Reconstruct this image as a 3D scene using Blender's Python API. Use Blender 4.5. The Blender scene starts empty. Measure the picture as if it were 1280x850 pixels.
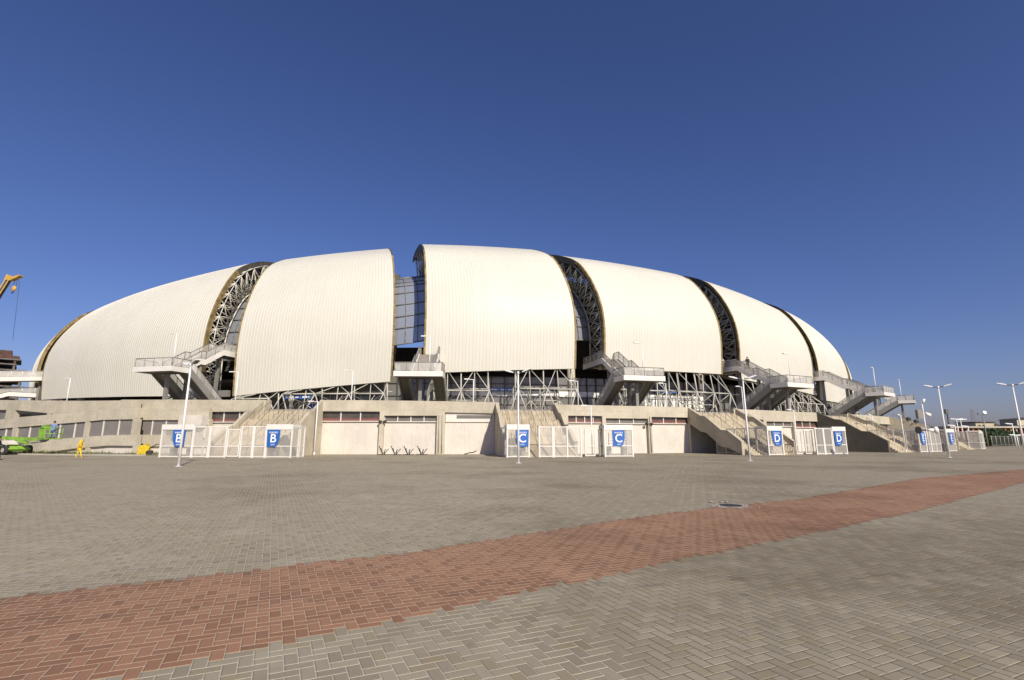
import bpy, math, random
from mathutils import Vector, Matrix
random.seed(7)
S = bpy.context.scene
COL = S.collection
R = math.radians
CX, CY = -14.0, 165.0                       # centre of the round stadium
CAMZ, PITCH, FPX = 1.6, R(11.08), 628.0     # eye height, camera tilt, focal length in photo pixels

# ------------------------------------------------------------------ geometry helpers
def ray(x, y):
    u = (x - 640) / FPX; v = (425 - y) / FPX
    return Vector((u, math.cos(PITCH) - v * math.sin(PITCH), math.sin(PITCH) + v * math.cos(PITCH)))
def ground(x, y, z=0.0):
    d = ray(x, y); return Vector((0, 0, CAMZ)) + d * ((z - CAMZ) / d.z)
def at_y(x, y, Y):
    d = ray(x, y); return Vector((0, 0, CAMZ)) + d * (Y / d.y)
def on_cyl(x, y, rad):
    d = ray(x, y); a = d.x ** 2 + d.y ** 2; b = -2 * (d.x * CX + d.y * CY); c = CX * CX + CY * CY - rad * rad
    D = max(0.0, b * b - 4 * a * c); t = (-b - math.sqrt(D)) / (2 * a)
    return Vector((0, 0, CAMZ)) + d * t
def theta_z(x, y, rad):
    p = on_cyl(x, y, rad); return math.degrees(math.atan2(p.x - CX, CY - p.y)), p.z
def pol(th, r, z):
    t = R(th); return Vector((CX + r * math.sin(t), CY - r * math.cos(t), z))
class Frame:                                  # u sideways (to the right seen from outside), v outwards, z up
    def __init__(s, th):
        t = R(th); s.th = th; s.n = Vector((math.cos(t), math.sin(t), 0)); s.o = Vector((math.sin(t), -math.cos(t), 0))
    def p(s, u, v, z): return Vector((CX, CY, 0)) + s.n * u + s.o * v + Vector((0, 0, z))
class WFrame:                                 # the same for a free standing thing at a point, turned about z
    def __init__(s, loc=(0, 0, 0), rz=0):
        s.l = Vector(loc); s.n = Vector((math.cos(rz), math.sin(rz), 0)); s.o = Vector((-math.sin(rz), math.cos(rz), 0))
    def p(s, u, v, z): return s.l + s.n * u + s.o * v + Vector((0, 0, z))
LOCAL = WFrame()

class MB:
    def __init__(s): s.v = []; s.f = []; s.sm = []
    def add(s, vs, fs, smooth=False):
        b = len(s.v); s.v += [Vector(v) for v in vs]; s.f += [[b + i for i in f] for f in fs]; s.sm += [smooth] * len(fs); return s
    def hexa(s, P):                           # 8 points: bottom 4 then top 4
        return s.add(P, [(0, 3, 2, 1), (4, 5, 6, 7), (0, 1, 5, 4), (1, 2, 6, 5), (2, 3, 7, 6), (3, 0, 4, 7)])
    def box(s, F, u0, u1, v0, v1, z0, z1):
        return s.hexa([F.p(u0, v0, z0), F.p(u1, v0, z0), F.p(u1, v1, z0), F.p(u0, v1, z0), F.p(u0, v0, z1), F.p(u1, v0, z1), F.p(u1, v1, z1), F.p(u0, v1, z1)])
    def prism_u(s, F, prof, u0, u1):          # profile of (v, z) pushed along u
        n = len(prof); P = [F.p(u0, v, z) for v, z in prof] + [F.p(u1, v, z) for v, z in prof]
        return s.add(P, [list(range(n)), list(range(2 * n - 1, n - 1, -1))] + [(i, i + n, (i + 1) % n + n, (i + 1) % n) for i in range(n)])
    def prism_v(s, F, prof, v0, v1):          # profile of (u, z) pushed along v
        n = len(prof); P = [F.p(u, v0, z) for u, z in prof] + [F.p(u, v1, z) for u, z in prof]
        return s.add(P, [list(range(n - 1, -1, -1)), list(range(n, 2 * n))] + [(i, (i + 1) % n, (i + 1) % n + n, i + n) for i in range(n)])
    def tube(s, a, b, r, n=6, r2=None):
        a = Vector(a); b = Vector(b); d = b - a
        if d.length < 1e-6: return s
        d.normalize(); x = d.orthogonal().normalized(); y = d.cross(x); r2 = r if r2 is None else r2
        ring = [(x * math.cos(2 * math.pi * i / n) + y * math.sin(2 * math.pi * i / n)) for i in range(n)]
        P = [a + q * r for q in ring] + [b + q * r2 for q in ring]
        b0 = len(s.v); s.v += P
        s.f += [[b0 + i, b0 + (i + 1) % n, b0 + (i + 1) % n + n, b0 + i + n] for i in range(n)]; s.sm += [True] * n
        s.f += [[b0 + i for i in range(n - 1, -1, -1)], [b0 + n + i for i in range(n)]]; s.sm += [False] * 2
        return s
    def poly_tube(s, pts, r, n=6):
        for a, b in zip(pts[:-1], pts[1:]): s.tube(a, b, r, n)
        return s
    def bar(s, a, b, w, h):                   # rectangular bar, h upright
        a = Vector(a); b = Vector(b); d = (b - a).normalized(); side = d.cross(Vector((0, 0, 1)))
        if side.length < 1e-4: side = Vector((1, 0, 0))
        side.normalize(); up = side.cross(d); side *= w / 2; up *= h / 2
        return s.hexa([a - side - up, b - side - up, b + side - up, a + side - up, a - side + up, b - side + up, b + side + up, a + side + up])
    def ball(s, c, r, n=10, m=7, sc=(1, 1, 1)):
        c = Vector(c); vs = [c + Vector((0, 0, -r * sc[2]))]; 
        for j in range(1, m):
            a = -math.pi / 2 + math.pi * j / m
            for i in range(n):
                t = 2 * math.pi * i / n; vs.append(c + Vector((r * sc[0] * math.cos(a) * math.cos(t), r * sc[1] * math.cos(a) * math.sin(t), r * sc[2] * math.sin(a))))
        vs.append(c + Vector((0, 0, r * sc[2]))); fs = []
        for i in range(n): fs.append((0, 1 + (i + 1) % n, 1 + i))
        for j in range(m - 2):
            for i in range(n):
                a = 1 + j * n; fs.append((a + i, a + (i + 1) % n, a + n + (i + 1) % n, a + n + i))
        a = 1 + (m - 2) * n
        for i in range(n): fs.append((a + i, a + (i + 1) % n, len(vs) - 1))
        return s.add(vs, fs, True)
    def disc(s, a, b, r, n=20): return s.tube(a, b, r, n)
    def build(s, name, mat, parent=None, label=None):
        off = Vector((0, 0, 0)); q = parent
        while q is not None: off += q.location; q = q.parent
        me = bpy.data.meshes.new(name); me.from_pydata([v - off for v in s.v], [], s.f); me.update()
        me.polygons.foreach_set('use_smooth', s.sm); me.materials.append(mat)
        o = bpy.data.objects.new(name, me); COL.objects.link(o)
        if parent is not None: o.parent = parent
        if label: o['label'] = label
        return o
def thing(name, label, cat, loc=(0, 0, 0), group=None, rz=0):
    o = bpy.data.objects.new(name, None); COL.objects.link(o); o.location = loc; o.rotation_euler.z = rz
    o.empty_display_size = 0.3
    return tag(o, label, cat, group)
def tag(o, label, cat, group=None, kind=None):
    o['label'] = label; o['category'] = cat
    if group: o['group'] = group
    if kind: o['kind'] = kind
    return o
def struct(o, kind='structure', label=None):
    o['kind'] = kind
    if label: o['label'] = label
    return o
def copy_tree(o, parent=None):
    c = o.copy(); COL.objects.link(c)
    if parent is not None: c.parent = parent
    for ch in list(o.children): copy_tree(ch, c)
    return c
def text_part(body, size, mat, origin, xdir, ydir, parent, name='lettering', depth=0.012):
    cu = bpy.data.curves.new(name, 'FONT'); cu.body = body; cu.size = size; cu.align_x = 'CENTER'; cu.align_y = 'CENTER'; cu.extrude = depth / 2; cu.offset = size * 0.012
    t = bpy.data.objects.new('tmp', cu); COL.objects.link(t)
    me = bpy.data.meshes.new_from_object(t.evaluated_get(bpy.context.evaluated_depsgraph_get()))
    bpy.data.objects.remove(t); bpy.data.curves.remove(cu)
    xd = Vector(xdir).normalized(); yd = Vector(ydir).normalized(); zd = xd.cross(yd)
    m = MB(); m.add([Vector(origin) + xd * v.co.x + yd * v.co.y + zd * v.co.z for v in me.vertices], [list(p.vertices) for p in me.polygons])
    bpy.data.meshes.remove(me)
    return m.build(name, mat, parent)

# ------------------------------------------------------------------ materials
class NT:
    def __init__(s, m): s.t = m.node_tree; s.n = s.t.nodes; s.l = s.t.links
    def node(s, ty, **kw):
        n = s.n.new(ty)
        for k, v in kw.items(): setattr(n, k, v)
        return n
    def put(s, sock, val):
        if hasattr(val, 'is_output'): s.l.new(val, sock)
        else: sock.default_value = val
    def m(s, op, a, b=0.0, c=None):
        n = s.node('ShaderNodeMath', operation=op); s.put(n.inputs[0], a); s.put(n.inputs[1], b)
        if c is not None: s.put(n.inputs[2], c)
        return n.outputs[0]
    def mix(s, f, a, b, mode='MIX'):
        n = s.node('ShaderNodeMix', data_type='RGBA', blend_type=mode); s.put(n.inputs[0], f); s.put(n.inputs[6], a); s.put(n.inputs[7], b); return n.outputs[2]
    def noise(s, vec, scale, detail=4, rough=0.55):
        n = s.node('ShaderNodeTexNoise'); s.put(n.inputs['Vector'], vec); n.inputs['Scale'].default_value = scale; n.inputs['Detail'].default_value = detail; n.inputs['Roughness'].default_value = rough; return n.outputs['Fac']
    def ramp(s, f, a, b, lo=0.0, hi=1.0):
        n = s.node('ShaderNodeMapRange', interpolation_type='SMOOTHSTEP'); s.put(n.inputs[0], f)
        n.inputs[1].default_value = a; n.inputs[2].default_value = b; n.inputs[3].default_value = lo; n.inputs[4].default_value = hi; return n.outputs[0]
def c4(c): return (c[0], c[1], c[2], 1)
def new_mat(name):
    m = bpy.data.materials.new(name); m.use_nodes = True; nt = NT(m); b = nt.n['Principled BSDF']; return m, nt, b
def mat(name, col, rough=0.6, metal=0.0, var=0.12, scale=0.7, streak=0.0, bump=0.0, bscale=30, spec=0.5, form=0.0):
    m, nt, b = new_mat(name); b.inputs['Roughness'].default_value = rough; b.inputs['Metallic'].default_value = metal
    b.inputs['Specular IOR Level'].default_value = spec
    pos = nt.node('ShaderNodeNewGeometry').outputs['Position']
    f = nt.noise(pos, scale, 6, 0.6); f2 = nt.noise(pos, scale * 9, 3)
    lo = tuple(max(0, x * (1 - var * 1.6)) for x in col); hi = tuple(min(1, x * (1 + var)) for x in col)
    f = nt.m('ADD', nt.m('MULTIPLY', f, 0.7), nt.m('MULTIPLY', f2, 0.3))
    cc = nt.mix(nt.ramp(f, 0.32, 0.68), c4(lo), c4(hi))
    if streak:
        sx = nt.node('ShaderNodeSeparateXYZ'); nt.l.new(pos, sx.inputs[0]); cv = nt.node('ShaderNodeCombineXYZ')
        nt.l.new(nt.m('MULTIPLY', sx.outputs[0], 2.3), cv.inputs[0]); nt.l.new(nt.m('MULTIPLY', sx.outputs[1], 2.3), cv.inputs[1]); nt.l.new(nt.m('MULTIPLY', sx.outputs[2], 0.13), cv.inputs[2])
        g = nt.noise(cv.outputs[0], 1.0, 5, 0.7)
        cc = nt.mix(nt.m('MULTIPLY', nt.ramp(g, 0.5, 0.75), streak), cc, c4(tuple(x * 0.55 for x in col)))
    if form:                                  # board joints and tie holes left by the formwork
        sx = nt.node('ShaderNodeSeparateXYZ'); nt.l.new(pos, sx.inputs[0])
        an = nt.m('MULTIPLY', nt.m('ARCTAN2', nt.m('SUBTRACT', sx.outputs[0], CX), nt.m('SUBTRACT', CY, sx.outputs[1])), 112.6 / 2.44)
        fz = nt.m('FRACT', nt.m('ADD', nt.m('DIVIDE', sx.outputs[2], 1.22), 0.35)); fa = nt.m('FRACT', an)
        ln = nt.m('MAXIMUM', nt.m('LESS_THAN', fz, 0.03), nt.m('LESS_THAN', fa, 0.018))
        wn = nt.node('ShaderNodeTexWhiteNoise', noise_dimensions='2D'); cv = nt.node('ShaderNodeCombineXYZ'); nt.l.new(nt.m('FLOOR', an), cv.inputs[0]); nt.l.new(nt.m('FLOOR', nt.m('ADD', nt.m('DIVIDE', sx.outputs[2], 1.22), 0.35)), cv.inputs[1]); nt.l.new(cv.outputs[0], wn.inputs[0])
        cc = nt.mix(nt.m('MULTIPLY', wn.outputs['Value'], 0.16), cc, c4(tuple(x * 0.6 for x in col)))
        cc = nt.mix(nt.m('MULTIPLY', ln, form), cc, c4(tuple(x * 0.6 for x in col)))
    nt.l.new(cc, b.inputs['Base Color'])
    if bump:
        bn = nt.node('ShaderNodeBump'); bn.inputs['Strength'].default_value = bump; bn.inputs['Distance'].default_value = 0.02
        nt.l.new(nt.noise(pos, bscale, 4), bn.inputs['Height']); nt.l.new(bn.outputs[0], b.inputs['Normal'])
    return m
def mesh_mat(name, col, opacity, rough=0.5):
    m, nt, b = new_mat(name); b.inputs['Base Color'].default_value = c4(col); b.inputs['Roughness'].default_value = rough
    tr = nt.node('ShaderNodeBsdfTransparent'); mx = nt.node('ShaderNodeMixShader'); mx.inputs[0].default_value = opacity
    nt.l.new(tr.outputs[0], mx.inputs[1]); nt.l.new(b.outputs[0], mx.inputs[2]); nt.l.new(mx.outputs[0], nt.n['Material Output'].inputs[0]); return m
def glass_mat(name, tint, gloss, opacity, rough=0.05):
    m, nt, b = new_mat(name); b.inputs['Base Color'].default_value = c4(tint); b.inputs['Roughness'].default_value = rough; b.inputs['Specular IOR Level'].default_value = gloss
    pos = nt.node('ShaderNodeNewGeometry').outputs['Position']
    bn = nt.node('ShaderNodeBump'); bn.inputs['Strength'].default_value = 0.05; nt.l.new(nt.noise(pos, 0.6, 2), bn.inputs['Height']); nt.l.new(bn.outputs[0], b.inputs['Normal'])
    tr = nt.node('ShaderNodeBsdfTransparent'); mx = nt.node('ShaderNodeMixShader'); mx.inputs[0].default_value = opacity
    nt.l.new(tr.outputs[0], mx.inputs[1]); nt.l.new(b.outputs[0], mx.inputs[2]); nt.l.new(mx.outputs[0], nt.n['Material Output'].inputs[0]); return m
PAVE_ANG = R(25.0)
def paver_mat(name, cols, joint, sand, dry=0.0):
    """90 degree herringbone of 0.2 x 0.1 m blocks, each with its own tone, chamfer and slight tilt."""
    m, nt, b = new_mat(name)
    pos = nt.node('ShaderNodeNewGeometry').outputs['Position']
    sp = nt.node('ShaderNodeSeparateXYZ'); nt.l.new(pos, sp.inputs[0]); X, Y = sp.outputs[0], sp.outputs[1]
    ca, sa = math.cos(PAVE_ANG), math.sin(PAVE_ANG)
    px = nt.m('ADD', nt.m('MULTIPLY', X, ca * 10), nt.m('MULTIPLY', Y, sa * 10)); py = nt.m('ADD', nt.m('MULTIPLY', X, -sa * 10), nt.m('MULTIPLY', Y, ca * 10))
    i = nt.m('FLOOR', px); j = nt.m('FLOOR', py)
    d = nt.m('FLOORED_MODULO', nt.m('SUBTRACT', i, j), 4.0)
    is1 = nt.m('COMPARE', d, 1.0, 0.1); is2 = nt.m('COMPARE', d, 2.0, 0.1); vert = nt.m('GREATER_THAN', d, 1.5)
    ox = nt.m('SUBTRACT', i, is1); oy = nt.m('SUBTRACT', j, is2)
    lx = nt.m('SUBTRACT', px, ox); ly = nt.m('SUBTRACT', py, oy)
    sx = nt.m('SUBTRACT', 2.0, vert); sy = nt.m('ADD', 1.0, vert)
    e = nt.m('MINIMUM', nt.m('MINIMUM', lx, nt.m('SUBTRACT', sx, lx)), nt.m('MINIMUM', ly, nt.m('SUBTRACT', sy, ly)))
    cv = nt.node('ShaderNodeCombineXYZ'); nt.l.new(ox, cv.inputs[0]); nt.l.new(oy, cv.inputs[1]); nt.l.new(vert, cv.inputs[2])
    wn = nt.node('ShaderNodeTexWhiteNoise', noise_dimensions='3D'); nt.l.new(cv.outputs[0], wn.inputs[0])
    sc = nt.node('ShaderNodeSeparateColor'); nt.l.new(wn.outputs['Color'], sc.inputs[0]); r1, r2, r3 = sc.outputs
    base = nt.mix(nt.ramp(r1, 0.0, 1.0), c4(cols[0]), c4(cols[1]))
    base = nt.mix(nt.m('MULTIPLY', nt.m('GREATER_THAN', r2, 0.9), 0.5), base, c4(cols[2]))
    grain = nt.noise(pos, 130, 3, 0.7); base = nt.mix(nt.ramp(grain, 0.3, 0.7, 0, 0.55), base, nt.mix(1.0, base, (0.62, 0.6, 0.58, 1), 'MULTIPLY'))
    # worn and dusty areas (they lie on the floor as patches)
    sv_ = nt.node('ShaderNodeVectorMath', operation='DISTANCE'); nt.l.new(pos, sv_.inputs[0]); sv_.inputs[1].default_value = (7.0, 7.5, 0.0)
    dark_area = nt.ramp(sv_.outputs['Value'], 1.0, 6.5, 0.23, 0.0)      # blocks darken towards this point
    pat = nt.noise(pos, 0.16, 5, 0.6); pat2 = nt.noise(pos, 0.9, 5, 0.65)
    base = nt.mix(nt.m('MULTIPLY', nt.ramp(nt.m('ADD', pat, dark_area), 0.46, 0.66), 0.62), base, nt.mix(1.0, base, (0.55, 0.52, 0.48, 1), 'MULTIPLY'))
    base = nt.mix(nt.m('MULTIPLY', nt.ramp(pat2, 0.5, 0.72), 0.30), base, c4(sand))
    fine = nt.noise(pos, 7.0, 4, 0.7)
    base = nt.mix(nt.m('MULTIPLY', nt.ramp(fine, 0.60, 0.74), 0.35), base, nt.mix(1.0, base, (0.5, 0.46, 0.42, 1), 'MULTIPLY'))
    vo = nt.node('ShaderNodeTexVoronoi'); nt.l.new(pos, vo.inputs['Vector']); vo.inputs['Scale'].default_value = 1.1; vs_ = nt.node('ShaderNodeSeparateColor'); nt.l.new(vo.outputs['Color'], vs_.inputs[0])
    spot = nt.m('MULTIPLY', nt.m('SUBTRACT', 1.0, nt.ramp(nt.m('ADD', vo.outputs['Distance'], nt.m('MULTIPLY', nt.m('SUBTRACT', fine, 0.5), 0.16)), 0.035, 0.07)), nt.m('GREATER_THAN', vs_.outputs[0], 0.62))
    base = nt.mix(nt.m('MULTIPLY', spot, 0.6), base, (0.10, 0.085, 0.065, 1))
    tr_ = nt.noise(pos, 2.2, 5, 0.75); band_ = nt.m('SUBTRACT', 1.0, nt.ramp(nt.m('ABSOLUTE', nt.m('SUBTRACT', nt.m('ADD', nt.m('MULTIPLY', X, 0.18), nt.m('MULTIPLY', nt.noise(pos, 0.25, 2), 1.2)), nt.m('SUBTRACT', Y, 5.2))), 0.03, 0.16))
    base = nt.mix(nt.m('MULTIPLY', nt.m('MULTIPLY', band_, nt.ramp(tr_, 0.5, 0.62)), 0.5), base, (0.10, 0.07, 0.05, 1))
    wob = nt.m('MULTIPLY', nt.m('SUBTRACT', nt.noise(pos, 40, 2), 0.5), 0.05)
    ee = nt.m('ADD', e, wob)
    js = nt.m('SUBTRACT', 1.0, nt.ramp(ee, 0.03, 0.055)); sandy = nt.m('ADD', nt.noise(pos, 0.35, 4, 0.6), nt.m('MULTIPLY', nt.m('SUBTRACT', nt.ramp(X, -6.0, 6.0), 0.5), -0.55)); jmask = 0.9
    jcol = nt.mix(nt.ramp(sandy, 0.40 - dry, 0.58 - dry), c4(tuple(x * 0.28 for x in joint)), c4(joint))
    colr = nt.mix(nt.m('MULTIPLY', js, jmask), base, jcol)
    nt.l.new(colr, b.inputs['Base Color']); b.inputs['Roughness'].default_value = 0.85; b.inputs['Specular IOR Level'].default_value = 0.25
    # chamfered edges and a slight tilt of each block, worked out as a surface direction
    def edge(l, size, k_lo, k_hi):            # uneven bevels shape the shading: bright near edges, fainter dark far edges
        lo = nt.m('SUBTRACT', 1.0, nt.ramp(nt.m('ADD', l, wob), 0.09, 0.135)); hi = nt.m('SUBTRACT', 1.0, nt.ramp(nt.m('ADD', nt.m('SUBTRACT', size, l), wob), 0.06, 0.10))
        return nt.m('SUBTRACT', nt.m('MULTIPLY', hi, k_hi), nt.m('MULTIPLY', lo, k_lo))
    g2 = nt.noise(pos, 95, 2, 0.7)
    na = nt.m('ADD', edge(lx, sx, 0.9, 0.5), nt.m('ADD', nt.m('MULTIPLY', nt.m('SUBTRACT', r2, 0.5), 0.05), nt.m('MULTIPLY', nt.m('SUBTRACT', grain, 0.5), 0.35)))
    nb = nt.m('ADD', edge(ly, sy, 1.15, 0.35), nt.m('ADD', nt.m('MULTIPLY', nt.m('SUBTRACT', r3, 0.5), 0.05), nt.m('MULTIPLY', nt.m('SUBTRACT', g2, 0.5), 0.35)))
    nv = nt.node('ShaderNodeCombineXYZ'); nt.l.new(nt.m('SUBTRACT', nt.m('MULTIPLY', na, ca), nt.m('MULTIPLY', nb, sa)), nv.inputs[0]); nt.l.new(nt.m('ADD', nt.m('MULTIPLY', na, sa), nt.m('MULTIPLY', nb, ca)), nv.inputs[1]); nv.inputs[2].default_value = 1.0
    nn = nt.node('ShaderNodeVectorMath', operation='NORMALIZE'); nt.l.new(nv.outputs[0], nn.inputs[0]); nt.l.new(nn.outputs[0], b.inputs['Normal'])
    return m
M = {}
M['pave'] = paver_mat('grey paving blocks', [(0.315, 0.27, 0.19), (0.39, 0.337, 0.24), (0.32, 0.258, 0.15)], (0.63, 0.56, 0.42), (0.47, 0.415, 0.31))
M['redpave'] = paver_mat('red paving blocks', [(0.30, 0.155, 0.09), (0.385, 0.21, 0.125), (0.25, 0.14, 0.09)], (0.58, 0.43, 0.29), (0.41, 0.255, 0.16), 0.25)
M['earth'] = mat('dry earth', (0.24, 0.21, 0.16), 0.95, var=0.3, scale=0.1)
def roof_mat():
    m, nt, b = new_mat('cream roof sheeting'); pos = nt.node('ShaderNodeNewGeometry').outputs['Position']
    f = nt.noise(pos, 0.12, 5, 0.6)
    cc = nt.mix(nt.ramp(f, 0.3, 0.7), (0.625, 0.594, 0.498, 1), (0.66, 0.63, 0.535, 1))
    at = nt.node('ShaderNodeAttribute'); at.attribute_name = 'sheet'
    cc = nt.mix(nt.m('MULTIPLY', at.outputs['Fac'], 0.09), cc, (0.55, 0.49, 0.38, 1))
    sx = nt.node('ShaderNodeSeparateXYZ'); nt.l.new(pos, sx.inputs[0]); cv = nt.node('ShaderNodeCombineXYZ')
    nt.l.new(nt.m('MULTIPLY', sx.outputs[0], 1.6), cv.inputs[0]); nt.l.new(nt.m('MULTIPLY', sx.outputs[1], 1.6), cv.inputs[1]); nt.l.new(nt.m('MULTIPLY', sx.outputs[2], 0.10), cv.inputs[2])
    cc = nt.mix(nt.m('MULTIPLY', nt.ramp(nt.noise(cv.outputs[0], 1.0, 5, 0.7), 0.5, 0.75), 0.10), cc, (0.42, 0.38, 0.30, 1))
    nt.l.new(cc, b.inputs['Base Color']); b.inputs['Roughness'].default_value = 0.46; b.inputs['Specular IOR Level'].default_value = 0.35
    return m
M['roof'] = roof_mat()
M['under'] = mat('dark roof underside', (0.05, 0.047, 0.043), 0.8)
M['rim'] = mat('ochre raw edge', (0.30, 0.215, 0.085), 0.8, var=0.35, scale=1.6)
M['rimdark'] = mat('dark edge flashing', (0.10, 0.085, 0.06), 0.6, var=0.3, scale=1.5)
M['steel'] = mat('white painted steel', (0.66, 0.62, 0.52), 0.45, var=0.06)
M['steelgrey'] = mat('grey painted steel', (0.23, 0.22, 0.195), 0.5, var=0.1)
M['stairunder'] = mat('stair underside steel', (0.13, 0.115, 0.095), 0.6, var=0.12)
M['white'] = mat('white paint', (0.74, 0.70, 0.63), 0.5, var=0.05)
M['lampwhite'] = mat('lamp post white', (0.80, 0.78, 0.75), 0.4, var=0.03)
M['lampgrey'] = mat('lamp head grey', (0.12, 0.115, 0.11), 0.5)
M['concrete'] = mat('beige concrete', (0.53, 0.47, 0.355), 0.85, var=0.12, scale=0.35, streak=0.3, bump=0.25, bscale=6, form=0.4)
M['concrete2'] = mat('tan concrete', (0.49, 0.43, 0.315), 0.85, var=0.13, scale=0.5, streak=0.3, bump=0.25, bscale=6)
M['plaster'] = mat('pale plaster', (0.66, 0.60, 0.51), 0.85, var=0.08, scale=0.4, streak=0.22)
M['plasterwhite'] = mat('white plaster', (0.70, 0.65, 0.57), 0.8, var=0.04)
M['greyshaded'] = mat('shaded grey render', (0.125, 0.112, 0.085), 0.9, var=0.15, scale=0.5, streak=0.2)  # grey render, darkened to stand in for shade on stair E's left wall
M['panel'] = mat('grey infill panel', (0.215, 0.195, 0.175), 0.6, var=0.08)
M['glassdark'] = mat('dark window glass', (0.085, 0.073, 0.062), 0.15, var=0.25, scale=0.6)
M['louvre'] = mat('grey louvre', (0.16, 0.145, 0.125), 0.5)
M['redseat'] = mat('red strip', (0.30, 0.11, 0.09), 0.7)
M['step'] = mat('concrete steps', (0.46, 0.39, 0.28), 0.9, var=0.14, scale=0.8)
M['deck'] = mat('deck floor', (0.35, 0.32, 0.27), 0.9)
M['rail'] = mat('dark handrail steel', (0.16, 0.13, 0.095), 0.5)
M['framesteel'] = mat('weathered frame steel', (0.50, 0.475, 0.40), 0.5, var=0.12)
M['mesh'] = mesh_mat('white perforated mesh', (0.68, 0.64, 0.57), 0.34)
M['meshgrey'] = mesh_mat('grey railing mesh', (0.62, 0.585, 0.52), 0.55)
M['blue'] = mat('blue sign', (0.022, 0.12, 0.42), 0.45, var=0.06)
M['letter'] = mat('white lettering', (0.82, 0.82, 0.82), 0.5, var=0.01)
M['facade'] = glass_mat('concourse glass', (0.20, 0.19, 0.17), 0.6, 0.95, 0.12)
M['facadedaylight'] = mat('painted daylight strip', (0.80, 0.79, 0.72), 0.35, var=0.25, scale=1.5)
M['mullion'] = mat('dark mullion', (0.07, 0.066, 0.06), 0.5)
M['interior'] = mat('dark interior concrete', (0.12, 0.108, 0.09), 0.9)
M['gapglass'] = glass_mat('bluish roof glazing', (0.27, 0.28, 0.31), 0.7, 0.84, 0.1)
M['lime'] = mat('lime green paint', (0.23, 0.42, 0.05), 0.45, var=0.2, scale=2)
M['tyre'] = mat('tyre rubber', (0.03, 0.03, 0.028), 0.8)
M['yellow'] = mat('yellow cloth', (0.80, 0.52, 0.02), 0.7, var=0.1, scale=5)
M['yellowpaint'] = mat('yellow machine paint', (0.62, 0.44, 0.01), 0.4, var=0.15, scale=5)
M['skin'] = mat('skin', (0.30, 0.17, 0.10), 0.6)
M['denim'] = mat('blue cloth', (0.18, 0.25, 0.42), 0.8)
M['darkcloth'] = mat('dark cloth', (0.03, 0.03, 0.04), 0.8)
M['palecloth'] = mat('pale cloth', (0.45, 0.43, 0.40), 0.8)
M['hair'] = mat('dark hair', (0.02, 0.015, 0.012), 0.6)
M['black'] = mat('black metal', (0.03, 0.028, 0.025), 0.5)
M['cranepaint'] = mat('orange crane paint', (0.55, 0.33, 0.07), 0.45)
M['cranedark'] = mat('dark boom steel', (0.10, 0.09, 0.07), 0.5)
M['rawconc'] = mat('raw concrete frame', (0.16, 0.145, 0.13), 0.9, var=0.2)
M['brickdark'] = mat('brown brick', (0.11, 0.055, 0.04), 0.9, var=0.25, scale=0.8)
M['redwall'] = mat('rust red wall', (0.20, 0.055, 0.035), 0.85, var=0.15)
M['orange'] = mat('orange column paint', (0.45, 0.17, 0.07), 0.7)
M['fascia'] = mat('pale roof fascia', (0.42, 0.38, 0.30), 0.7)
M['cream'] = mat('cream wall', (0.55, 0.47, 0.33), 0.85)
M['darkroof'] = mat('dark tiled roof', (0.07, 0.06, 0.05), 0.9)
M['leaf'] = mat('leaves', (0.045, 0.075, 0.022), 0.7, var=0.4, scale=2)
M['grass'] = mat('grass blades', (0.13, 0.14, 0.045), 0.8, var=0.35, scale=1.5)
M['cement'] = mat('cement patch', (0.38, 0.34, 0.28), 0.9, var=0.2, scale=4)
M['iron'] = mat('cast iron', (0.045, 0.042, 0.038), 0.6, metal=0.3)
M['kerb'] = mat('kerb concrete', (0.45, 0.41, 0.33), 0.9)

# ------------------------------------------------------------------ ground
m = MB(); m.add([(-3000, -3000, -0.06), (3000, -3000, -0.06), (3000, 3000, -0.06), (-3000, 3000, -0.06)], [(0, 1, 2, 3)]); struct(m.build('ground', M['earth']))
m = MB(); m.add([(-170, -60, 0), (230, -60, 0), (230, 175, 0), (-170, 175, 0)], [(0, 1, 2, 3)]); struct(m.build('plaza', M['pave']))
# red band of blocks: every block whose middle lies between the two edge lines
up_px = [(-160, 770), (0, 748), (280, 718), (378, 705), (500, 693), (640, 671), (775, 650), (890, 635), (1000, 624), (1150, 598), (1280, 587), (1330, 584)]
lo_px = [(-60, 880), (140, 850), (265, 822), (365, 800), (500, 775), (640, 745), (850, 700), (1015, 667), (1140, 640), (1280, 603), (1330, 596)]
UP = [ground(*p) for p in up_px]; LO = [ground(*p) for p in lo_px]
def extend(L):
    L = L[:]; d = (L[0] - L[1]).normalized(); L.insert(0, L[0] + d * 9); d = (L[-1] - L[-2]).normalized(); L.append(L[-1] + d * 14); return L
UP, LO = extend(UP), extend(LO)
# both edges as a distance across the band's own direction
A = (UP[0] + LO[0]) / 2; Bv = ((UP[-1] + LO[-1]) / 2 - A); BL = Bv.length; Bd = Bv.normalized(); Bn = Vector((-Bd.y, Bd.x, 0))
def edge_fn(L):
    q = sorted(((p - A).dot(Bd), (p - A).dot(Bn)) for p in L)
    def f(s):
        if s <= q[0][0]: return q[0][1]
        for (a, b), (c, d) in zip(q[:-1], q[1:]):
            if s <= c: return b + (d - b) * (s - a) / max(1e-6, c - a)
        return q[-1][1]
    return f
fu, fl = edge_fn(UP), edge_fn(LO)
ca, sa = math.cos(PAVE_ANG), math.sin(PAVE_ANG)
m = MB(); n = 0; vs = []; fs = []
xs = [p.x for p in UP + LO]; ys = [p.y for p in UP + LO]
cor = [(x * ca * 10 + y * sa * 10, -x * sa * 10 + y * ca * 10) for x in (min(xs), max(xs)) for y in (min(ys), max(ys))]
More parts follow.
